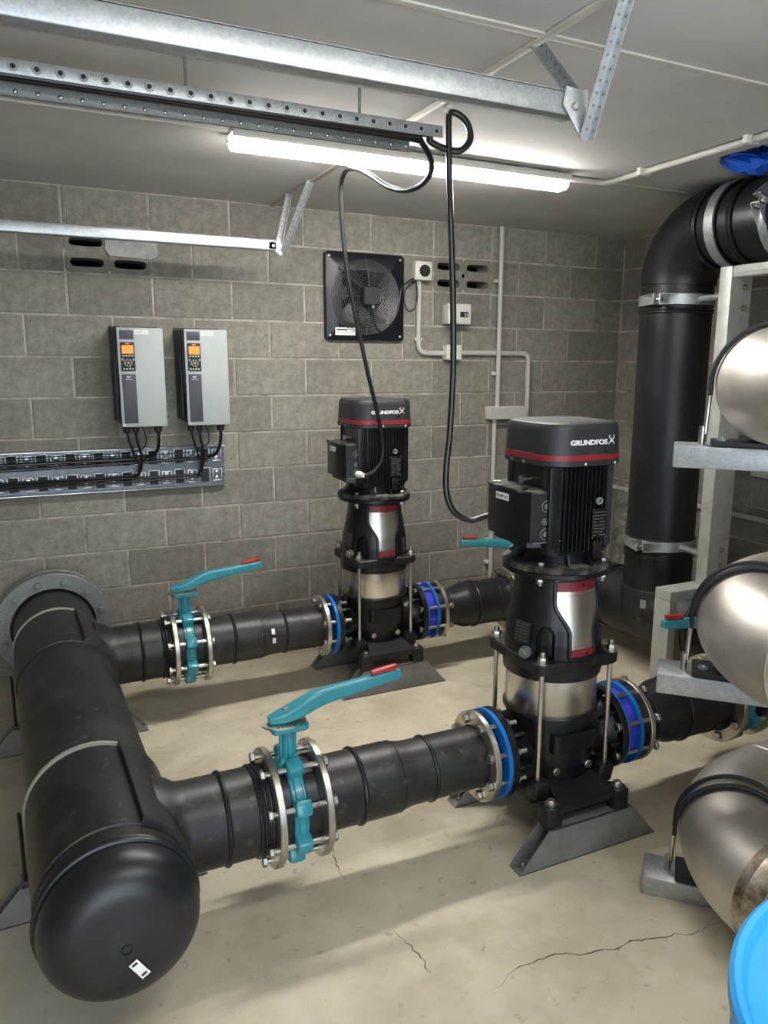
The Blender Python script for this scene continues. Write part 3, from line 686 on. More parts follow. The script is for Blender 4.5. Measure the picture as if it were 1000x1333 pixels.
for (ax, ay), nm in ((NEAR, 'nearer the camera side'), (FAR, '')):
    for sy, wh in ((-1, 'front'), (1, 'rear')):
        which = 'pump tagged PUMP #2' if (ax, ay) == NEAR else 'pump beside the block wall'
        bracket('pump_bracket', (ax + .012, ay + sy * .212, 0), .557, .335, .13, .062, (f'grey sloped-end bracket under the {which}, on the open floor side' if sy < 0 else f'grey sloped-end bracket under the {which}, on its wall side'), 'pump brackets')

# --- check valves on the discharge side
def make_check():
    t = thing('check_valve', (0, 0, ZP), 'x', 'valve')
    part(t, 'valve_body', M_PURP, lambda b: (b.lathe([(.118, .243), (.127, .250), (.127, .290), (.118, .296)], (0, 0, 0), (1, 0, 0), 48), [b.box((.270, .125, 0), (.03, .012, .05), .003, Matrix.Rotation(a, 4, 'X')) for a in (2.6, 3.4, 4.3, 5.6)]))
    for s, w in ((.2385, .006), (.292, .014)): part(t, 'blue_flange', M_BLUE, lambda b: b.ring((s, 0, 0), (s + w, 0, 0), .15, .09, 56, .002))
    bolts8(t, .1385, .195, .372, .0085, .0165, .014, heads=(2, 1))
    return t
c0 = make_check(); c0.location = (NEAR[0], NEAR[1], ZP); c0['label'] = 'blue and violet check valve on the pump tagged PUMP #2'
c1 = copy_tree(c0); c1.location = (FAR[0], FAR[1], ZP); c1['label'] = 'blue and violet check valve on the pump by the block wall'
def make_dspool():
    t = thing('discharge_spool', (0, 0, ZP), 'x', 'pipe')
    part(t, 'pipe_body', M_HDPE2, lambda b: b.lathe([(.118, .3105), (.118, .338), (.1, .35), (.1, .455), (.118, .50), (.1195, .52), (.1195, .768), (.128, .772), (.128, .799)], (0, 0, 0), (1, 0, 0), 56))
    for s, R, r in ((.415, .1, .006), (.565, .1195, .007), (.70, .1195, .003)): part(t, 'weld_bead', M_HDPE2, lambda b: b.torus((s, 0, 0), (1, 0, 0), R, r, 56, 8))
    part(t, 'backing_ring', M_RING, lambda b: b.ring((.34, 0, 0), (.359, 0, 0), .15, .104, 56, .003)); part(t, 'backing_ring', M_RING, lambda b: b.ring((.775, 0, 0), (.797, 0, 0), .172, .122, 56, .003))
    return t
d0 = make_dspool(); d0.location = (NEAR[0], NEAR[1], ZP); d0['label'] = 'black pipe spool between blue check valve and valve below the stainless elbow'
d1 = copy_tree(d0); d1.location = (FAR[0], FAR[1], ZP); d1['label'] = 'black pipe spool leading from blue check valve to the hidden valve, along the block wall'

# --- discharge header with riser
DX, DY, RR = 2.70, -1.265, .172
rt = thing('riser_pipe', (DX, DY, 0), 'tall thick black riser pipe bending below the ceiling, standing in the wall corner', 'pipe')
def dl(x, y, z): return Vector((x - DX, y - DY, z))
def dh(y): return .038 * -(y - DY)
dd = Vector((dh(-2.4) - dh(-.5), -1.9, 0)).normalized()
part(rt, 'header_run', M_HDPE, lambda b: b.lathe([(.09, -.045), (.15, -.03), (RR, 0), (RR, 1.93), (.15, 1.965), (.09, 1.98)], dl(DX + dh(-.5), -.5, ZP), dd, 60))
for y in (-.56, -.97, -1.6, -2.38): part(rt, 'weld_bead', M_HDPE2, lambda b: b.torus(dl(DX + dh(y), y, ZP), dd, RR + .001, .007, 60, 8))
part(rt, 'tee_neck', M_HDPE, lambda b: b.lathe([(RR + .012, ZP - .06), (RR + .012, .44), (RR + .006, .45), (RR, .452)], (0, 0, 0), (0, 0, 1), 60))
part(rt, 'scraped_mark', M_BEADLIGHT, lambda b: [b.add([((RR + .0126) * math.cos(a), (RR + .0126) * math.sin(a), z) for a in [math.radians(203 + 3 * i) for i in range(4)] for z in (.36, .405 - .004 * 0)], [(2 * i, 2 * i + 1, 2 * i + 3, 2 * i + 2) for i in range(3)])])
RB = .235; ZT = 2.205
part(rt, 'vertical_run', M_HDPE2, lambda b: b.cyl((0, 0, .40), (0, 0, ZT - RB), RR, n=60))
def elbow_pts(n=20): return [(0, -RB + RB * math.cos(PI / 2 * i / n), ZT - RB + RB * math.sin(PI / 2 * i / n)) for i in range(n + 1)]
part(rt, 'elbow', M_HDPE2, lambda b: b.tube(elbow_pts(), RR + .008, 60, 1, False), sharp=60)
part(rt, 'horizontal_run', M_HDPE2, lambda b: b.cyl((0, -RB, ZT), (0, YF - DY + .02, ZT), RR, n=60))
for z in (.625, .635, 1.838, 1.85, 1.99): part(rt, 'weld_bead', M_HDPE2, lambda b: b.torus((0, 0, z), (0, 0, 1), RR + .002, .006, 60, 8))
for y in (-RB - .012, -RB - .02, -.44, -.455): part(rt, 'weld_bead', M_HDPE2, lambda b: b.torus((0, y, ZT), (0, 1, 0), RR + .007, .007, 60, 8))
part(rt, 'sticker', M_LABEL, lambda b: b.box((0, 0, 0), (.002, .03, .05), .0005, Matrix.Translation((-.155, -.12, ZT - .06)) @ Matrix.Rotation(.6, 4, 'Z')))
for ax, ay in (NEAR, FAR):
    x1 = DX + dh(ay) - DX
    part(rt, 'branch_stub', M_HDPE2, lambda b: b.lathe([(.128, 0), (.128, .03), (.118, .034), (.118, .2), (.1275, .22), (.1275, .43)], dl(ax + .921, ay, ZP), (1, 0, 0), 48))
    part(rt, 'backing_ring', M_RING, lambda b: b.ring(dl(ax + .925, ay, ZP), dl(ax + .947, ay, ZP), .172, .12, 48, .003))
# pipe clamps (galvanised)
def clamp(c, ax, R, w, a_lug, label, arm=None):
    t = thing('pipe_clamp', c, label, 'clamp', 'galvanised pipe clamps')
    A, Bv, D = basis(ax)
    def P(a, r, h=0): return (A * math.cos(a) + Bv * math.sin(a)) * r + D * h
    part(t, 'rubber_liner', M_RUBBER, lambda b: b.ring(-D * (w / 2 + .006), D * (w / 2 + .006), R + .004, R - .001, 60, .001))
    part(t, 'band', M_GALV, lambda b: b.ring(-D * w / 2, D * w / 2, R + .009, R + .003, 60, .001))
    a0 = math.atan2(Bv.dot(a_lug), A.dot(a_lug))
    for s in (-1, 1):
        def lug(b):
            p = [P(a0 + s * .07, R + .005), P(a0 + s * .07, R + .052), P(a0 + s * .095, R + .052), P(a0 + s * .5, R + .012), P(a0 + s * .5, R + .005)]
            for h in (-w / 2, w / 2 - .004): b.add([q + D * h for q in p] + [q + D * (h + .004) for q in p], [(0, 1, 2, 3, 4), (9, 8, 7, 6, 5)] + [(i, (i + 1) % 5, 5 + (i + 1) % 5, 5 + i) for i in range(5)])
            q = [P(a0 + s * .07, R + .005, -w / 2), P(a0 + s * .07, R + .052, -w / 2), P(a0 + s * .07, R + .052, w / 2), P(a0 + s * .07, R + .005, w / 2)]
            q2 = [v + (P(a0 + s * .09, R) - P(a0 + s * .07, R)) for v in q]; b.add(q + q2, [(0, 1, 2, 3), (7, 6, 5, 4)] + [(i, (i + 1) % 4, 4 + (i + 1) % 4, 4 + i) for i in range(4)])
        part(t, 'lug', M_GALV, lug)
    part(t, 'clamp_bolt', M_BOLT, lambda b: (b.cyl(P(a0 - .16, R + .03), P(a0 + .16, R + .03), .006, n=10), b.hexa(P(a0 + .09, R + .03), P(a0 + .16, R + .03) - P(a0, R + .03), .012, .012), b.hexa(P(a0 - .09, R + .03), P(a0 - .16, R + .03) - P(a0, R + .03), .012, .012)))
    if arm is not None: part(t, 'arm', M_GALV, lambda b: b.tube([Vector(q) for q in arm], .016, 8, 1, False))
    return t
view = Vector((-.75, -.66, 0)).normalized()
lugdir = Vector((-.93, -.37, 0)).normalized()
for z, l in ((1.895, 'galvanised clamp around the riser just under its bend'), (.688, 'galvanised clamp around the riser above its tee')):
    clamp((DX, DY, z), (0, 0, 1), RR, .05, lugdir, l, [(-.02, -RR, 0), (-.04, -.36, 0)])
clamp((DX, DY - .345, ZT), (0, -1, 0), RR + .008, .05, Vector((.2, 0, 1)), 'pale steel strap around the bent top of the riser')
clamp((DX, DY - .62, ZT), (0, -1, 0), RR, .042, Vector((-.9, 0, .2)), 'galvanised clamp with bolt around the overhead end of the riser')
# blue sheet stuffed into the ceiling opening
def tarp(b):
    rnd = random.Random(5); n, m = 26, 12; c = Vector((2.475, -1.87, 2.392)); secs = []
    for j in range(m + 1):
        u = -1 + 2 * j / m; k = math.sqrt(max(.02, 1 - u * u)); q = []
        for i in range(n):
            a = 2 * PI * i / n; f = 1 + rnd.uniform(-.16, .16)
            q.append((c.x + .13 * u + rnd.uniform(-.01, .01), c.y + .09 * k * math.cos(a) * f + .03 * math.sin(5 * u), c.z + .034 * k * math.sin(a) * f + .012 * u + .018 * math.cos(7 * u)))
        secs.append(q)
    b.loft(secs)
tb_ = B(); tarp(tb_)
one(tb_, 'blue_sheet', M_BLUETARP, 'crumpled blue plastic sheet stuffed above the overhead riser pipe', 'sheet', sharp=25)
# broken-out rough patch of concrete at the foot of the side wall
def rubble(b):
    rnd = random.Random(9); ny, nz = 22, 24; vs = []; fs = []
    for j in range(nz + 1):
        for i in range(ny + 1):
            u, v = i / ny, j / nz; e = min(u, 1 - u, 1 - v) * 6; e = max(0, min(1, e)); w = .8 + .2 * math.sin(3 * u + 1)
            vs.append((XR + .004 - e * (.03 + rnd.uniform(0, .035)), -.03 - .55 * u + rnd.uniform(-.01, .01), .0 + (.80 * w) * v + rnd.uniform(-.008, .008) * (v > 0)))
    for j in range(nz):
        for i in range(ny): k = j * (ny + 1) + i; fs.append((k, k + 1, k + ny + 2, k + ny + 1))
    b.add(vs, fs)
rb_ = B(); rubble(rb_)
part(wr, 'rough_patch', M_ROCK, rubble, label='rough greenish concrete patch')

# --- frame holding the riser
FY = -1.70                      # front faces of the frame
fr = thing('support_frame', (2.59, FY, 0), 'pale galvanised box section frame holding the riser pipe', 'frame')
fx = 2.59
part(fr, 'post', M_ALU, lambda b: b.bx(2.588 - fx, 2.718 - fx, 0, .068, .566, 2.016, .004))
part(fr, 'top_rail', M_ALU, lambda b: (b.bx(2.595 - fx, 2.66 - fx, -1.1, .0, 1.967, 2.016, .003), b.bx(2.592 - fx, 2.596 - fx, -1.1, .0, 1.988, 1.992)))
part(fr, 'corner_plate', M_GALVD, lambda b: b.prism([(2.60 - fx, 1.97), (2.715 - fx, 1.97), (2.78 - fx, 1.93), (2.78 - fx, 1.80), (2.60 - fx, 1.80)], 1, .07, .076))
part(fr, 'crossbar', M_ALU, lambda b: b.bx(2.372 - fx, 3.08 - fx, 0, .10, .514, .564, .003))
for x in (2.372, 3.035): part(fr, 'leg', M_ALU, lambda b: b.bx(x - fx, x + .045 - fx, 0, .10, .006, .514, .003))
for x in (2.372, 3.035): part(fr, 'foot_plate', M_ALU, lambda b: b.bx(x - .03 - fx, x + .075 - fx, -.02, .12, 0, .006))
for z in (.66, .735, 1.84, 1.93): part(fr, 'frame_bolt', M_BOLT, lambda b: (b.cyl((2.672 - fx, 0, z), (2.672 - fx, -.003, z), .014, n=16), b.hexa((2.672 - fx, -.003, z), (0, -1, 0), .010, .009), b.cyl((2.672 - fx, 0, z), (2.672 - fx, -.02, z), .005, n=8)))

# --- stainless elbows on a rack of box sections set at 45 degrees
S45 = math.sqrt(.5); E1 = Vector((S45, -S45, 0)); E2 = Vector((S45, S45, 0)); A0 = Vector((1.372, -2.668, 0))
def R45(s, t, z): return A0 + E1 * s + E2 * t + Vector((0, 0, z))
rk = thing('pipe_rack', A0, 'galvanised rack whose box section arms carry the stainless elbows', 'rack')
BZ = (0., .66, 1.32)
def rbox(b, s0, s1, t0, t1, z0, z1, bev=.004):
    Mx = Matrix.Rotation(-PI / 4, 4, 'Z'); b.bx(s0, s1, t0, t1, z0, z1, bev, Mx)
for z in BZ: part(rk, 'arm', M_GALV, lambda b: rbox(b, 0, .86, 0, .128, z, z + .06))
part(rk, 'post', M_GALV, lambda b: rbox(b, .80, .86, .132, .262, 0, 1.5))
EP, ER = .152, .37
for z, lab in zip(BZ, ('stainless pipe elbow with heat-tinted weld on the lowest rack arm beside the blue drum', 'stainless pipe elbow on the middle rack arm above the blue-ringed pump outlet', 'stainless pipe elbow on the top rack arm beside the riser frame')):
    zc = z + .06 + .014 + EP; c = R45(.095 + EP, .064, 0); O = c + E1 * ER
    t = thing('stainless_elbow', (c.x, c.y, z + .06), lab, 'pipe', 'stainless pipe elbows')
    o = Vector((O.x - c.x, O.y - c.y, zc - z - .06))
    pts = [o + Vector((math.cos(a), math.sin(a), 0)) * ER for a in [PI / 2 + PI / 2 * i / 24 for i in range(25)]]
    part(t, 'bend', M_ELBOW, lambda b: b.tube(pts, EP, 56, 1, False), sharp=60)
    part(t, 'long_leg', M_ELBOW, lambda b: b.cyl(o + Vector((0, ER, 0)), o + Vector((1.0, ER, 0)), EP, n=56))
    part(t, 'short_leg', M_ELBOW, lambda b: b.cyl(o + Vector((-ER, 0, 0)), o + Vector((-ER, -.42, 0)), EP, n=56))
    part(t, 'weld_seam', M_ELBOW, lambda b: b.torus(o + Vector((.0, ER, 0)), (1, 0, 0), EP, .003, 56, 6))
    part(t, 'weld_seam', M_ELBOW if z else M_TINT, lambda b: (b.lathe([(EP + .0008, -.03), (EP + .0014, -.004), (EP + .004, 0), (EP + .0014, .004), (EP + .0008, .05)], o + Vector((-ER, 0, 0)), (0, -1, 0), 56)), label='weld ring' if z else 'brown heat-tinted weld')
    part(t, 'end_flange', M_RING, lambda b: b.ring(o + Vector((-ER, -.42, 0)), o + Vector((-ER, -.445, 0)), .22, EP - .01, 48))
    # U-bolt with rubber sleeve
    u = thing('u_bolt', R45(.095 + EP, .064, z + .06), {0.: 'rubber-sleeved U-bolt strapping the lowest stainless elbow', .66: 'rubber-sleeved U-bolt strapping the middle stainless elbow', 1.32: 'rubber-sleeved U-bolt strapping the top stainless elbow'}[z], 'u-bolt', 'u-bolts')
    zc2 = .014 + EP; RU = EP + .011
    def up(a, dt=0, R=RU): return E1 * (R * math.cos(a)) + E2 * dt + Vector((0, 0, zc2 + R * math.sin(a)))
    for dt in (-.026, .028): part(u, 'rubber_edge', M_RUBBER, lambda b: b.tube([up(PI * i / 30, dt) - (Vector((0, 0, .03)) if i in (0, 30) else Vector()) for i in range(31)], .0068, 10, 1, False))
    part(u, 'strap', M_STEEL, lambda b: b.loft([[up(PI * i / 30, -.026, RU - .005), up(PI * i / 30, .028, RU - .005), up(PI * i / 30, .028, RU - .002), up(PI * i / 30, -.026, RU - .002)] for i in range(31)]))
    for s in (-1, 1):
        part(u, 'rod', M_STEEL, lambda b: b.cyl(E1 * s * RU + Vector((0, 0, zc2 - .02)), E1 * s * (RU + .005) + Vector((0, 0, .03)), .007, n=12))
        part(u, 'coupling_nut', M_BOLT, lambda b: b.cyl(E1 * s * (RU + .012) + Vector((0, 0, 0)), E1 * s * (RU + .012) + Vector((0, 0, .05)), .0095, n=12))
    sdl = one(B().bx(-.04, .10, -.055, .055, 0, .013, .002, Matrix.Translation(R45(.135, .064, z + .061)) @ Matrix.Rotation(-PI / 4, 4, 'Z')), 'saddle_pad', M_RUBBER, {0.: 'black rubber pad under the lowest stainless elbow', .66: 'black rubber pad under the middle stainless elbow', 1.32: 'black rubber pad under the top stainless elbow'}[z], 'pad')
    cc = R45(.125, .05, z + .074)
    if z: one(B().lathe([(.015, 0), (.015, .004), (.007, .005), (.006, .009)], cc, (0, 0, 1), 20), 'pad_washer', M_GALV, 'galvanised washer and bolt on the rubber pad of the %s rack arm' % ('middle' if z < 1 else 'top'), 'washer')

# --- blue drum
dr = thing('plastic_drum', (.72, -3.9, 0), 'bright blue plastic drum with recessed lid', 'drum')
part(dr, 'drum_body', M_DRUM, lambda b: b.lathe([(.26, 0), (.28, .02), (.283, .25), (.289, .27), (.289, .30), (.283, .32), (.283, .56), (.289, .58), (.289, .61), (.283, .63), (.283, .82), (.272, .846)], (0, 0, 0), (0, 0, 1), 72))
part(dr, 'drum_lid', M_DRUM, lambda b: b.lathe([(.27, .842), (.284, .846), (.29, .856), (.29, .874), (.284, .88), (.276, .878), (.268, .862), (.255, .858), (.02, .858)], (0, 0, 0), (0, 0, 1), 72))
part(dr, 'bung', M_DRUM, lambda b: b.lathe([(.035, .856), (.035, .868), (.03, .872)], (.12, .08, 0), (0, 0, 1), 24))

# ================================================================ ON THE WALL
# variable speed drives
def make_drive():
    t = thing('pump_drive', (0, 0, 0), 'x', 'drive')        # origin: lower left of the front, on the wall plane
    w, d, h = .214, .222, .475
    part(t, 'back_plate', M_DRIVES, lambda b: b.bx(-.014, w + .004, -.012, -.001, .02, h + .012, .002))
    def side(b): b.bx(0, w, -d + .02, -.012, .012, h, .004); b.bx(-.012, .0, -.15, -.012, .03, h - .004, .003); b.bx(-.006, .0, -.20, -.15, .16, h - .004, .003)
    part(t, 'housing', M_DRIVES, side)
    fp = part(t, 'front_cover', M_DRIVE, lambda b: b.bx(.002, w, -d, -d + .02, 0, h, .004))
    sp_ = part(fp, 'dark_panel', M_DRIVED, lambda b: b.bx(.014, .078, -d - .0015, -d + .001, .018, h - .22, .001))
    part(fp, 'dark_panel', M_DRIVED, lambda b: b.bx(.014, .078, -d - .0015, -d + .001, h - .055, h - .012, .001))
    kp = part(t, 'keypad', M_INK, lambda b: b.bx(.015, .079, -d - .006, -d + .001, h - .205, h - .068, .002))
    part(kp, 'screen', M_SCREEN, lambda b: b.bx(.021, .073, -d - .0068, -d - .0055, h - .123, h - .083))
    part(kp, 'logo_tile', M_REDLOGO, lambda b: b.bx(.037, .057, -d - .0068, -d - .0055, h - .0795, h - .0725))
    text('logo_lettering', 'Danfoss', .0055, (.0385, -d - .0069, h - .0778), (1, 0, 0), (0, 0, 1), M_TEXT, kp, .0002, .017)
    for i in range(4): part(kp, 'key', M_PVC, lambda b: b.bx(.022 + i * .0135, .031 + i * .0135, -d - .0072, -d - .0055, h - .135, h - .129))
    for i in range(4): part(kp, 'key', M_PVC, lambda b: b.bx(.022 + i * .0135, .030 + i * .0135, -d - .0072, -d - .0055, h - .199, h - .191, .001))
    for a in range(8): part(kp, 'key', M_PVC, lambda b: b.box((.047 + .016 * math.cos(a * PI / 4 + .39), -d - .0064, h - .165 + .014 * math.sin(a * PI / 4 + .39)), (.007, .0016, .005), .0005))
    part(kp, 'ok_key', M_PVC, lambda b: b.cyl((.047, -d - .0056, h - .165), (.047, -d - .0074, h - .165), .005, n=14))
    for x in (.022, .072):
        for dz in (.147, .153): part(kp, 'key', M_PVC, lambda b: b.box((x, -d - .0064, h - dz), (.008, .0016, .0035), 0, None))
    part(kp, 'status_light', M_YEL, lambda b: b.bx(.0525, .0555, -d - .0072, -d - .0055, h - .192, h - .183))
    text('panel_lettering', 'VLT', .010, (.036, -d - .0018, h - .237), (1, 0, 0), (0, 0, 1), M_TEXT, sp_, .0002, .018, bold=.0004)
    text('panel_lettering', 'AQUA Drive', .007, (.030, -d - .0018, h - .247), (1, 0, 0), (0, 0, 1), M_TEXT, sp_, .0002, .032)
    part(fp, 'name_tag', M_LABEL, lambda b: b.bx(.083, .146, -d - .0014, -d + .001, h - .030, h - .010))
    for x in (.012, w - .01): part(fp, 'cover_screw', M_BOLT, lambda b: b.cyl((x, -d - .002, .01), (x, -d, .01), .004, n=10))
    for x, r in ((.028, .0165), (.07, .015), (.178, .019)): part(t, 'cable_gland', M_RUBBER, lambda b: b.lathe([(r * .7, -.034), (r, -.028), (r, -.012), (r * 1.15, -.010), (r * 1.15, .012)], (x, -.15, 0), (0, 0, 1), 16))
    return t
dv = make_drive(); dv.location = (.190, 0, 1.265)
dv2 = copy_tree(dv); dv2.location = (.502, 0, 1.265)
dv['label'] = 'grey wall drive with orange screen tagged PUMP #1'; dv2['label'] = 'grey wall drive with orange screen tagged PUMP #2, nearer the fan'
dv['group'] = dv2['group'] = 'pump drives on the block wall'
for dvx, s_ in ((dv, 'PUMP #1'), (dv2, 'PUMP #2')):
    fp = [c for c in dvx.children if c.name.startswith('front_cover')][0]
    text('tag_lettering', s_, .0125, (.088, -.222 - .0016, .4503), (1, 0, 0), (0, 0, 1), M_INK, fp, .0002, .052)
# perforated wall tray with its cables
tr = thing('wall_cable_tray', (0, 0, .925), 'shiny perforated cable tray fixed flat on the block wall under the drives', 'cable tray')
x0, x1 = -1.35, .722
def tray(b):
    b.bx(x0, x1, -.006, -.002, 0, .212); b.bx(x0, x1, -.035, -.002, -.004, 0.0, .001); b.bx(x0, x1, -.035, -.002, .209, .213, .001)
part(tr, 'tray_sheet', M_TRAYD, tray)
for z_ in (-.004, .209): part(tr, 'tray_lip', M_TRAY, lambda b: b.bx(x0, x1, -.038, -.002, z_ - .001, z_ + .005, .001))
slot = B().bx(-.020, .020, -.0072, -.0058, -.036, .036).mesh('slot', M_INK, smooth=False)
embd = B(); embd.bx(-.024, .024, -.016, -.006, -.034, -.028, .002); embd.bx(-.024, .024, -.016, -.006, .028, .034, .002); embd.bx(-.026, -.020, -.016, -.006, -.034, .034, .002); embd.bx(.020, .026, -.016, -.006, -.034, .034, .002)
embd.bx(-.010, .010, -.0125, -.006, -.026, -.004, .002); embd.bx(-.010, .010, -.0125, -.006, .006, .026, .002)
embm = embd.mesh('embossed_rib', M_TRAY)
bard = B(); bard.bx(-.029, -.023, -.014, -.006, -.038, .038, .002); bard.bx(.023, .029, -.014, -.006, -.038, .038, .002); bard.bx(-.029, .029, -.014, -.006, .036, .041, .002); barm = bard.mesh('rib_bar', M_TRAY)
dot = B().bx(-.0045, .0045, -.0072, -.0058, -.0055, .0055).mesh('square_hole', M_INK, smooth=False)
k = 0; x = x1 - .04
while x > -.75:
    for zz in (.052, .160):
        inst('slot' if k % 2 else 'embossed_rib', slot if k % 2 else embm, tr, (x, 0, zz))
        if k % 2: inst('rib_bar', barm, tr, (x, 0, zz))
        if not k % 2:
            for dx_ in (-.034, .034): inst('square_hole', dot, tr, (x + dx_, 0, zz))
    x -= .066; k += 1
def cable(name, pts, r, label, group=None, m=None):
    return one(B().tube(pts, r, 10, 6), name, m or M_CABLE, label, 'cable', group)
for n_, (bx_, tg_) in enumerate(((.190, 'drive farther from the fan'), (.502, 'drive nearer the fan'))):
    up_ = n_ * .0
    gz = 1.265 - .03
    e = [(.178, .0085, .045), (.07, .0068, -.04), (.028, .0055, -.052)]
    q = n_ * .012
    cable('drive_cable', [(bx_ + .178, -.15, gz), (bx_ + .178, -.148, 1.19), (bx_ + .176, -.115, 1.145), (bx_ + .163, -.075, 1.112 - q), (bx_ + .13, -.05, 1.094 - q), (bx_ + .05, -.042, 1.086 - q), (-.2, -.04, 1.082 - q * 2), (-.8, -.04, 1.075 - q * 2), (-1.3, -.04, 1.07 - q * 2)], .0085, f'thick black cable curving out of the {tg_} into the wall tray')
    cable('drive_cable', [(bx_ + .07, -.15, gz), (bx_ + .074, -.148, 1.19), (bx_ + .092, -.11, 1.12), (bx_ + .098, -.07, 1.06), (bx_ + .085, -.045, 1.015 - q * .5), (bx_ + .03, -.036, .998 - q), (-.3, -.034, .992 - q), (-.8, -.034, .985 - q), (-1.3, -.034, .985 - q)], .0065, f'black cable from the middle gland of the {tg_}')
    cable('drive_cable', [(bx_ + .028, -.15, gz), (bx_ + .036, -.148, 1.19), (bx_ + .062, -.115, 1.11), (bx_ + .085, -.08, 1.05), (bx_ + .07, -.05, 1.0 - q), (bx_ + .0, -.044, .985 - q), (-.3, -.045, .975 - q), (-.8, -.045, .97 - q), (-1.3, -.045, .97 - q)], .0055, f'thin black cable crossing down from the {tg_}')
    cable('sensor_wire', [(bx_ + .10, -.15, 1.262), (bx_ + .112, -.15, 1.225), (bx_ + .118, -.14, 1.18), (bx_ + .105, -.10, 1.145), (bx_ + .07, -.05, 1.125), (bx_, -.02, 1.115 - q), (-.4, -.018, 1.11 - q), (-1.3, -.018, 1.105 - q)], .003, f'thin looping wire hanging underneath the {tg_}')
# exhaust fan
fn = thing('exhaust_fan', (1.55, 0, 1.704), 'square dark wall exhaust fan with round wire grille', 'fan')
def fplate(b):
    n = 48; R = .195; a = .24; vs = []; fs = []
    P = rsq(a, .02, 0, 12); 
    outer = [(p[0], p[1]) for p in P]; n = len(outer)
    inner = [(R * math.cos(math.atan2(p[1], p[0])), R * math.sin(math.atan2(p[1], p[0]))) for p in outer]
    for y, ring in ((-.002, outer), (-.030, outer), (-.034, [(x * .985, z * .985) for x, z in outer]), (-.034, inner), (-.002, inner)): vs += [(x, y, z + .242) for x, z in ring]
    for j in range(4):
        for i in range(n): i2 = (i + 1) % n; fs.append((j * n + i, j * n + i2, (j + 1) * n + i2, (j + 1) * n + i))
    b.add(vs, fs)
part(fn, 'mounting_plate', M_FAN, fplate, sharp=50)
part(fn, 'fan_throat', M_VOID, lambda b: b.cyl((0, -.0015, .242), (0, -.003, .242), .197, n=48))
for k in range(7):
    def blade(b):
        vs = []; fs = []
        for i in range(6):
            r = .05 + .135 * i / 5
            for dth, y in ((-.28, -.008), (.28, -.026)):
                a = 2 * PI * k / 7 + dth + .1 * i; vs.append((r * math.cos(a), y, .242 + r * math.sin(a)))
        for i in range(5): fs.append((2 * i, 2 * i + 1, 2 * i + 3, 2 * i + 2))
        b.add(vs, fs)
    part(fn, 'blade', M_FAN, blade)
def gy(r): return -.040 - .05 * max(0, 1 - (r / .205) ** 2)
def grille(b):
    for i in range(15):
        r = .062 + .0102 * i; b.torus((0, gy(r), .242), (0, 1, 0), r, .0017, 48, 5)
    for k in range(8):
        a = 2 * PI * k / 8 + .0; b.tube([(r * math.cos(a), gy(r) - .003, .242 + r * math.sin(a)) for r in (.05, .09, .13, .17, .206, .212)], .002, 6, 2)
part(fn, 'grille', M_FANWIRE, grille)
for k in range(4):
    a = PI / 4 + k * PI / 2; part(fn, 'grille_tab', M_FAN, lambda b: b.box((.213 * math.cos(a), -.042, .242 + .213 * math.sin(a)), (.018, .02, .018), .003))
part(fn, 'motor_cap', M_RUBBER, lambda b: b.loft([[(x, -.06, z + .244) for x, z, _ in rsq(.05, .012, 0, 5)], [(x, -.125, z + .244) for x, z, _ in rsq(.05, .012, 0, 5)], [(x, -.132, z + .244) for x, z, _ in rsq(.044, .01, 0, 5)]]))
part(fn, 'motor_lead', M_CABLE, lambda b: b.tube([(.01, -.118, .19), (.01, -.12, .16), (.02, -.112, .10), (.06, -.09, .055), (.12, -.07, .06), (.19, -.05, .16), (.222, -.04, .30), (.24, -.045, .325)], .0045, 8))
part(fn, 'lead_gland', M_GALVD, lambda b: b.cyl((.01, -.115, .20), (.01, -.117, .178), .009, n=12))
for sx in (-1, 1):
    for sz in (-1, 1): part(fn, 'plate_screw', M_BOLT, lambda b: b.lathe([(.007, 0), (.007, .003), (.003, .005)], (sx * .215, -.034, .242 + sz * .215), (0, -1, 0), 12))
lb = part(fn, 'maker_label', M_LABEL, lambda b: b.bx(-.185, -.065, -.0352, -.0338, .03, .072))
part(lb, 'print_bar', M_INK, lambda b: b.bx(-.178, -.112, -.0358, -.035, .056, .064)); part(lb, 'print_bar', M_PVC, lambda b: b.bx(-.178, -.08, -.0358, -.035, .04, .045))
cable('fan_flex', [(1.79, -.045, 2.03), (1.84, -.05, 2.06), (1.862, -.05, 2.03), (1.868, -.05, 1.96), (1.85, -.05, 1.895), (1.81, -.05, 1.88), (1.785, -.05, 1.93), (1.79, -.05, 1.99), (1.825, -.045, 2.03), (1.855, -.04, 2.045), (1.865, -.03, 2.07)], .0045, 'black flex looping between the fan and its isolator switch')
# isolator switch, thermostat box, junction boxes, conduits
sw = thing('isolator_switch', (1.90, 0, 2.055), 'white isolator switch with black rotary knob beside the fan', 'switch')
part(sw, 'housing', M_WHITE, lambda b: b.bx(-.055, .055, -.07, -.001, 0, .105, .006)); part(sw, 'knob_base', M_INK, lambda b: b.lathe([(.034, 0), (.034, .006), (.03, .009)], (.005, -.07, .052), (0, -1, 0), 28))
part(sw, 'knob_handle', M_RUBBER, lambda b: b.box((0, 0, 0), (.058, .018, .014), .004, Matrix.Translation((.005, -.085, .052)) @ Matrix.Rotation(math.radians(-38), 4, 'Y')))
for sx in (-.045, .045):
    for z in (.01, .095): part(sw, 'housing_screw', M_PVC, lambda b: b.cyl((sx, -.07, z), (sx, -.072, z), .004, n=10))
tm = thing('thermostat_box', (2.135, 0, 1.812), 'pale grey controller box with small black display window', 'box')
part(tm, 'housing', M_WHITE, lambda b: b.bx(-.08, .075, -.09, -.001, 0, .118, .006)); ds = part(tm, 'display', M_INK, lambda b: b.bx(.0, .055, -.0915, -.0895, .04, .072))
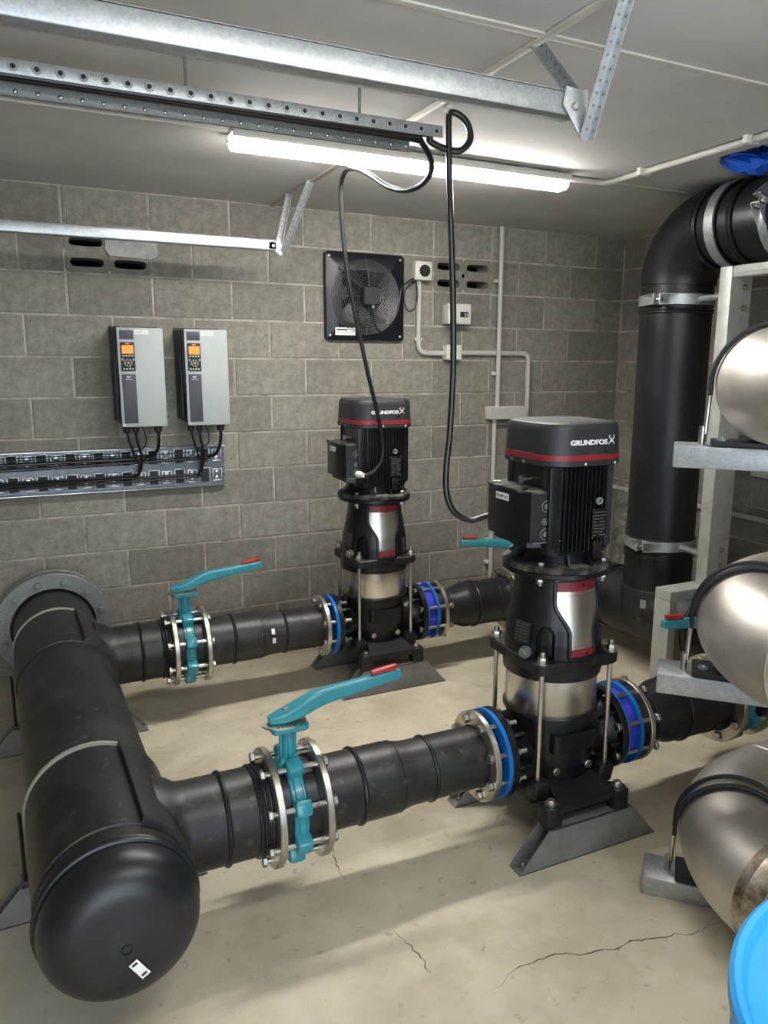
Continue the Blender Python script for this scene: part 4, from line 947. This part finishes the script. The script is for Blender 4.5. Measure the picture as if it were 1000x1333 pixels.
for x in (.028, .041): part(ds, 'digit', M_TEXT, lambda b: (b.bx(x, x + .008, -.0922, -.0914, .047, .050), b.bx(x, x + .008, -.0922, -.0914, .054, .056), b.bx(x, x + .008, -.0922, -.0914, .062, .064), b.bx(x + .006, x + .008, -.0922, -.0914, .05, .064)))
jb = thing('junction_box', (2.118, 0, 1.602), 'small white conduit junction box below the controller', 'box')
part(jb, 'housing', M_WHITE, lambda b: b.bx(-.055, .052, -.06, -.001, 0, .09, .008))
part(jb, 'cover_screw', M_INK, lambda b: b.cyl((-.015, -.06, .06), (-.015, -.0615, .06), .003, n=8))
j2 = thing('trunking_box', (2.51, 0, 1.238), 'long pale adaptable box where two conduits meet on the block wall', 'box')
part(j2, 'housing', M_WHITE, lambda b: b.bx(-.135, .135, -.07, -.001, 0, .078, .004)); part(j2, 'lid_line', M_PVC, lambda b: b.bx(-.132, .132, -.0712, -.0698, .0, .074)) 
def conduit(name, pts, r, label, saddles=()):
    t = thing(name, pts[0], label, 'conduit'); p0 = Vector(pts[0])
    part(t, 'tube', M_PVC, lambda b: b.tube([Vector(p) - p0 for p in pts], r, 14, 1, False), sharp=70)
    for p in saddles: part(t, 'saddle_clip', M_WHITE, lambda b: b.box(Vector(p) - p0, (.05 if abs(1) else 0, .03, .02), .004))
    return t
def bend(p, q, s, r=.035, n=6):
    "rounded corner at q between p and s"
    p, q, s = map(Vector, (p, q, s)); a = q + (p - q).normalized() * r; c = q + (s - q).normalized() * r
    return [a * (1 - t) ** 2 + q * 2 * t * (1 - t) + c * t * t for t in [i / n for i in range(n + 1)]]
y_ = -.02
conduit('wall_conduit', [(1.893, y_, 2.055)] + bend((1.893, y_, 2.055), (1.893, y_, 1.64), (2.06, y_, 1.64), .06) + [(2.063, y_, 1.64)], .0155, 'grey conduit dropping from the isolator switch and bending to the junction box', [(1.893, -.012, 1.72)])
conduit('wall_conduit', [(2.12, y_, 1.812), (2.12, y_, 1.692)], .012, 'short grey conduit between the controller box and the junction box')
conduit('wall_conduit', [(2.17, y_, 1.645)] + bend((2.17, y_, 1.645), (2.68, y_, 1.645), (2.68, y_, 1.3), .05) + [(2.68, y_, 1.238)], .0155, 'grey conduit running along the wall from the junction box and turning down')
conduit('wall_conduit', [(2.436, -.05, 2.395), (2.436, -.05, 1.316)], .0145, 'long straight grey conduit dropping from the ceiling to the pale adaptable box', [(2.436, -.02, 2.08), (2.436, -.02, 1.52)])
conduit('wall_conduit', [(2.43, -.03, 1.238), (2.43, -.03, .02)], .0145, 'grey conduit going down from the pale adaptable box to the floor', [(2.42, -.016, .45), (2.42, -.016, .3)])
conduit('wall_conduit', [(XR - .02, -.05, .74), (XR - .02, -2.6, .74)], .0155, 'grey conduit running level along the side wall behind the riser', [(XR - .014, -.2, .74)])
conduit('wall_conduit', [(XR - .02, -1.02, H - .005), (XR - .02, -1.02, 1.30)], .018, 'upright grey conduit on the side wall behind the riser frame')
cb = one(B().bx(XR - .05, XR - .001, -1.42, -1.22, .98, 1.14, .006), 'wall_box', M_WHITE, 'pale box on the side wall seen under the top rack arm', 'box')
cable('loose_wire', [(XR - .03, -1.10, 1.02), (XR - .04, -1.09, .94), (XR - .04, -1.06, .88), (XR - .03, -1.02, .85)], .005, 'loose black wire hanging on the side wall behind the frame post')

# ================================================================ OVERHEAD
# fluorescent battens
def batten(x0, x1, yc, m, label, group=None):
    t = thing('ceiling_light', ((x0 + x1) / 2, yc, H - .1), label, 'light', group); w = x1 - x0; z = .1
    part(t, 'body', M_WHITE, lambda b: b.loft([[(x, y, zz + z) for x, y, zz in [(sx, p[0], p[1]) for p in ((-.05, -.008), (.05, -.008), (.062, -.03), (.06, -.038), (-.06, -.038), (-.062, -.03))]] for sx in (-w / 2, w / 2)]))
    part(t, 'diffuser', m, lambda b: b.loft([[(sx, y * k, zz * 1.0 + z) for y, zz in ((-.05, -.0385), (.05, -.0385), (.046, -.056), (.03, -.068), (-.03, -.068), (-.046, -.056))] for sx, k in ((-w / 2 + .006, .9), (-w / 2 + .02, 1), (w / 2 - .02, 1), (w / 2 - .006, .9))]), label='lit white diffuser')
    for sx in (-1, 1): part(t, 'end_cap', M_LAMPEND, lambda b: b.bx(sx * w / 2, sx * (w / 2 - .006), -.04, .04, z - .06, z - .014, .004))
    for sx in (-.35, .35): part(t, 'mount', M_WHITE, lambda b: b.bx(sx * w - .03, sx * w + .03, -.03, .03, z - .012, z - .0005))
    return t
batten(.515, 1.965, -1.30, M_LIT, 'long lit fluorescent batten on the ceiling in front of the block wall')
batten(.2, 1.7, -3.72, M_LIT2, 'long lit fluorescent batten on the ceiling behind the viewer')
ct = conduit('ceiling_conduit', [(1.985, -1.30, 2.384)] + bend((1.985, -1.30, 2.384), (2.19, -1.30, 2.384), (2.19, -2.0, 2.384), .05) + [(2.19, -4.2, 2.384)], .0125, 'pale conduit on the ceiling leading away from the fluorescent light')
for y in (-1.55, -2.1): part(ct, 'saddle_clip', M_WHITE, lambda b: b.bx(.175, .235, y + 1.30 - .012, y + 1.30 + .012, -.014, .0155, .002))
# galvanised rails hung on straps
def strap(b, p, q, w=.024):
    p, q = Vector(p), Vector(q); d = (q - p).normalized(); n = d.cross(Vector((1, 0, 0))).normalized(); x = Vector((1, 0, 0)); x = (x - d * x.dot(d)).normalized()
    vs = []
    for c in (p, q):
        for u, v in ((-w, 0), (-w, .003), (0, .003), (0, w), (.003, w), (.003, 0)): vs.append(c + x * u + n * v)
    fs = [(0, 1, 2, 3, 4, 5), (11, 10, 9, 8, 7, 6)] + [(i, (i + 1) % 6, 6 + (i + 1) % 6, 6 + i) for i in range(6)]
    b.add(vs, fs)
def strap_holes(b, p, q, w=.024):
    p, q = Vector(p), Vector(q); d = (q - p).normalized(); n = d.cross(Vector((1, 0, 0))).normalized(); x = Vector((1, 0, 0)); x = (x - d * x.dot(d)).normalized(); L_ = (q - p).length
    k = 0
    while .02 + k * .026 < L_ - .01:
        c = p + d * (.02 + k * .026); b.cyl(c - x * w * .5 - n * .0006, c - x * w * .5 + n * .0036, .0036, n=8); b.cyl(c + n * w * .55 + x * -.0006, c + n * w * .55 + x * .0036, .004, n=8); k += 1
def rail(name, xa, xb, yc, z0, z1, dep, label, hang, plate=True):
    t = thing(name, (xb, yc, z0), label, 'rail'); L_ = xa - xb
    def f(b):
        b.bx(L_, 0, -dep / 2, -dep / 2 + .003, .0, z1 - z0, .001); b.bx(L_, 0, -dep / 2, dep / 2, 0, .003, .001); b.bx(L_, 0, dep / 2 - .003, dep / 2, 0, z1 - z0, .001)
        b.bx(L_, 0, -dep / 2, -dep / 2 + .012, z1 - z0 - .003, z1 - z0); b.bx(L_, 0, dep / 2 - .012, dep / 2, z1 - z0 - .003, z1 - z0)
    part(t, 'channel', M_GALV, f)
    for (p, q) in hang:
        o = Vector((xb, yc, z0))
        hs = part(t, 'hanger_strap', M_GALV, lambda b: strap(b, Vector(p) - o, Vector(q) - o)); part(hs, 'strap_holes', M_GALVD, lambda b: strap_holes(b, Vector(p) - o, Vector(q) - o))
    return t
big = rail('galvanised_rail', -1.5, 1.03, -2.60, 2.172, 2.226, .05, 'wide galvanised channel rail hung under the ceiling near the viewer', [((1.045, -2.42, 2.395), (1.07, -2.575, 2.22)), ((1.055, -2.76, 2.398), (1.06, -2.63, 2.125))])
part(big, 'gusset_plate', M_GALV, lambda b: b.prism([(-.038, .062), (.012, .058), (.026, .065), (.022, -.045), (.012, -.05), (-.045, .022)], 1, -.032, -.0285))
part(big, 'gusset_bolt', M_BOLT, lambda b: (b.hexa((-.012, -.032, .02), (0, -1, 0), .009, .008)))
r3 = rail('galvanised_rail', -1.5, .915, -.42, 2.112, 2.158, .045, 'galvanised channel rail hung under the ceiling close to the block wall', [((1.03, -.34, 2.398), (.945, -.395, 2.105)), ((1.03, -.66, 2.398), (.955, -.47, 2.105))])
part(r3, 'end_block', M_INK, lambda b: b.bx(-.03, .004, -.0225, -.02, .006, .036)); part(r3, 'end_bolt', M_BOLT, lambda b: b.hexa((-.012, -.0225, .02), (0, -1, 0), .007, .006)); part(r3, 'end_plate', M_GALV, lambda b: b.prism([(-.0, .04), (.03, .045), (.034, -.02), (.02, -.02), (.0, .0)], 1, -.018, -.015))
# ceiling cable tray with two perforated sides
tx0, tx1 = -1.5, 1.0
ty = -1.985
ctr = thing('ceiling_cable_tray', (tx1, ty, 2.255), 'perforated steel cable tray with black cables under the ceiling', 'cable tray')
part(ctr, 'side_strip', M_GALV, lambda b: b.bx(tx0 - tx1, 0, -.012, -.009, .012, .046, .001))
part(ctr, 'side_strip', M_GALVD, lambda b: (b.bx(tx0 - tx1, -.06, .098, .101, -.008, .040, .001), b.bx(tx0 - tx1, -.06, .088, .101, -.011, -.008)))
eye = B().torus((0, 0, 0), (0, 1, 0), .0085, .003, 16, 6).mesh('eyelet', M_GALV); eyeh = B().cyl((0, -.0008, 0), (0, .0005, 0), .0072, n=12).mesh('eyelet_hole', M_INK); riv = B().lathe([(.006, 0), (.005, .003), (.002, .0045)], (0, 0, 0), (0, -1, 0), 10).mesh('rivet', M_BOLT)
k = 0
while -.022 - k * .052 > -1.6:
    x = -.022 - k * .052
    inst('eyelet', eye, ctr, (x, -.0125, .029)); inst('eyelet_hole', eyeh, ctr, (x, -.0125, .029)); inst('rivet', riv, ctr, (x - .05, .0975, .004)); k += 1
for k in range(5): part(ctr, 'rung', M_GALVD, lambda b: b.bx(-.1 - k * .5 - .012, -.1 - k * .5 + .012, -.009, .098, .036, .040))
for k in range(5): part(ctr, 'hanger_rod', M_GALVD, lambda b: b.cyl((-.25 - k * .5, .045, .034), (-.25 - k * .5, .045, H - 2.2555), .005, n=8))
# pump cables
ya = ty + .03; yb = ty + .055
c1p = [(-1.45, yb, 2.276), (-.5, yb, 2.276), (.4, yb, 2.276), (.85, yb + .01, 2.276), (.96, yb + .02, 2.276)]
c1p += [tuple(W(x, y, 1, Y)) for x, y, Y in ((548, 184, -1.9), (560, 205, -1.86), (561, 224, -1.82), (548, 241, -1.76), (527, 248, -1.68), (505, 243, -1.58), (485, 230, -1.48), (466, 220, -1.36), (452, 221, -1.22), (445, 236, -1.12), (444, 262, -1.09), (447, 310, -1.07), (454, 365, -1.05), (466, 425, -1.02), (480, 490, -.99), (492, 540, -.965), (498, 575, -.95), (497, 598, -.945), (488, 612, -.94))]
g1 = (FAR[0] - .144, FAR[1] - .15, 1.072)
c1p += [(g1[0] + .035, g1[1] - .02, g1[2] + .0), g1]
cable('pump_cable', c1p, .0095, 'black cable looping from the ceiling tray down to the pump beside the block wall', 'pump cables')
one(B().lathe([(.014, 0), (.0165, .004), (.0165, .022), (.012, .03), (.011, .045)], (FAR[0] - .144, FAR[1] - .133, 1.072), (.35, -1, -.02), 16), 'cable_gland', M_WHITE, 'pale cable gland on the terminal box of the pump by the wall', 'gland')
c2p = [(-1.45, ya, 2.276), (-.5, ya, 2.276), (.4, ya, 2.277), (.85, ya, 2.278), (.97, ya, 2.285)]
c2p += [tuple(W(x, y, 1, Y)) for x, y, Y in ((560, 184, -1.95), (580, 194, -1.95), (600, 196, -1.96), (612, 182, -1.97), (609, 162, -1.97), (597, 149, -1.96))] + [tuple(W(586, 148, 1, -1.955)), tuple(W(584, 165, 1, -1.955))]
c2p += [tuple(W(x, y, 1, Y)) for x, y, Y in ((585, 230, -1.955), (588, 320, -1.96), (590, 400, -1.965), (590, 480, -1.97), (586, 560, -1.975), (581, 610, -1.98), (582, 645, -1.985), (593, 668, -1.995), (613, 677, -2.01), (632, 672, -2.03))]
c2p += [(NEAR[0] - .15, NEAR[1] + .15, 1.09), (NEAR[0] - .145, NEAR[1] + .128, 1.09)]
cable('pump_cable', c2p, .0105, 'thick black cable hanging straight from a ceiling hook to the pump tagged PUMP #2', 'pump cables')
h1 = W(447, 222, 1, -1.12)
hk = one(B().tube([(1.033, -1.10, H - .008), (1.03, -1.11, 2.36), (h1.x, h1.y - .03, h1.z + .015)], .0018, 8, 3), 'hanging_wire', M_GALV, 'thin wire tying the looping pump cable to the ceiling', 'wire')
h2 = W(583, 148, 1, -1.955)
hb = B(); hb.cyl((h2.x, h2.y, H - .01), (h2.x, h2.y, h2.z + .028), .003, n=8); hb.torus((h2.x, h2.y, h2.z + .016), (0, 1, 0), .011, .003, 20, 8); hb.cyl((h2.x, h2.y, h2.z + .006), (h2.x, h2.y, h2.z - .03), .006, n=8)
one(hb, 'eye_hook', M_BOLT, 'steel eye hook in the ceiling holding the straight hanging cable', 'hook')
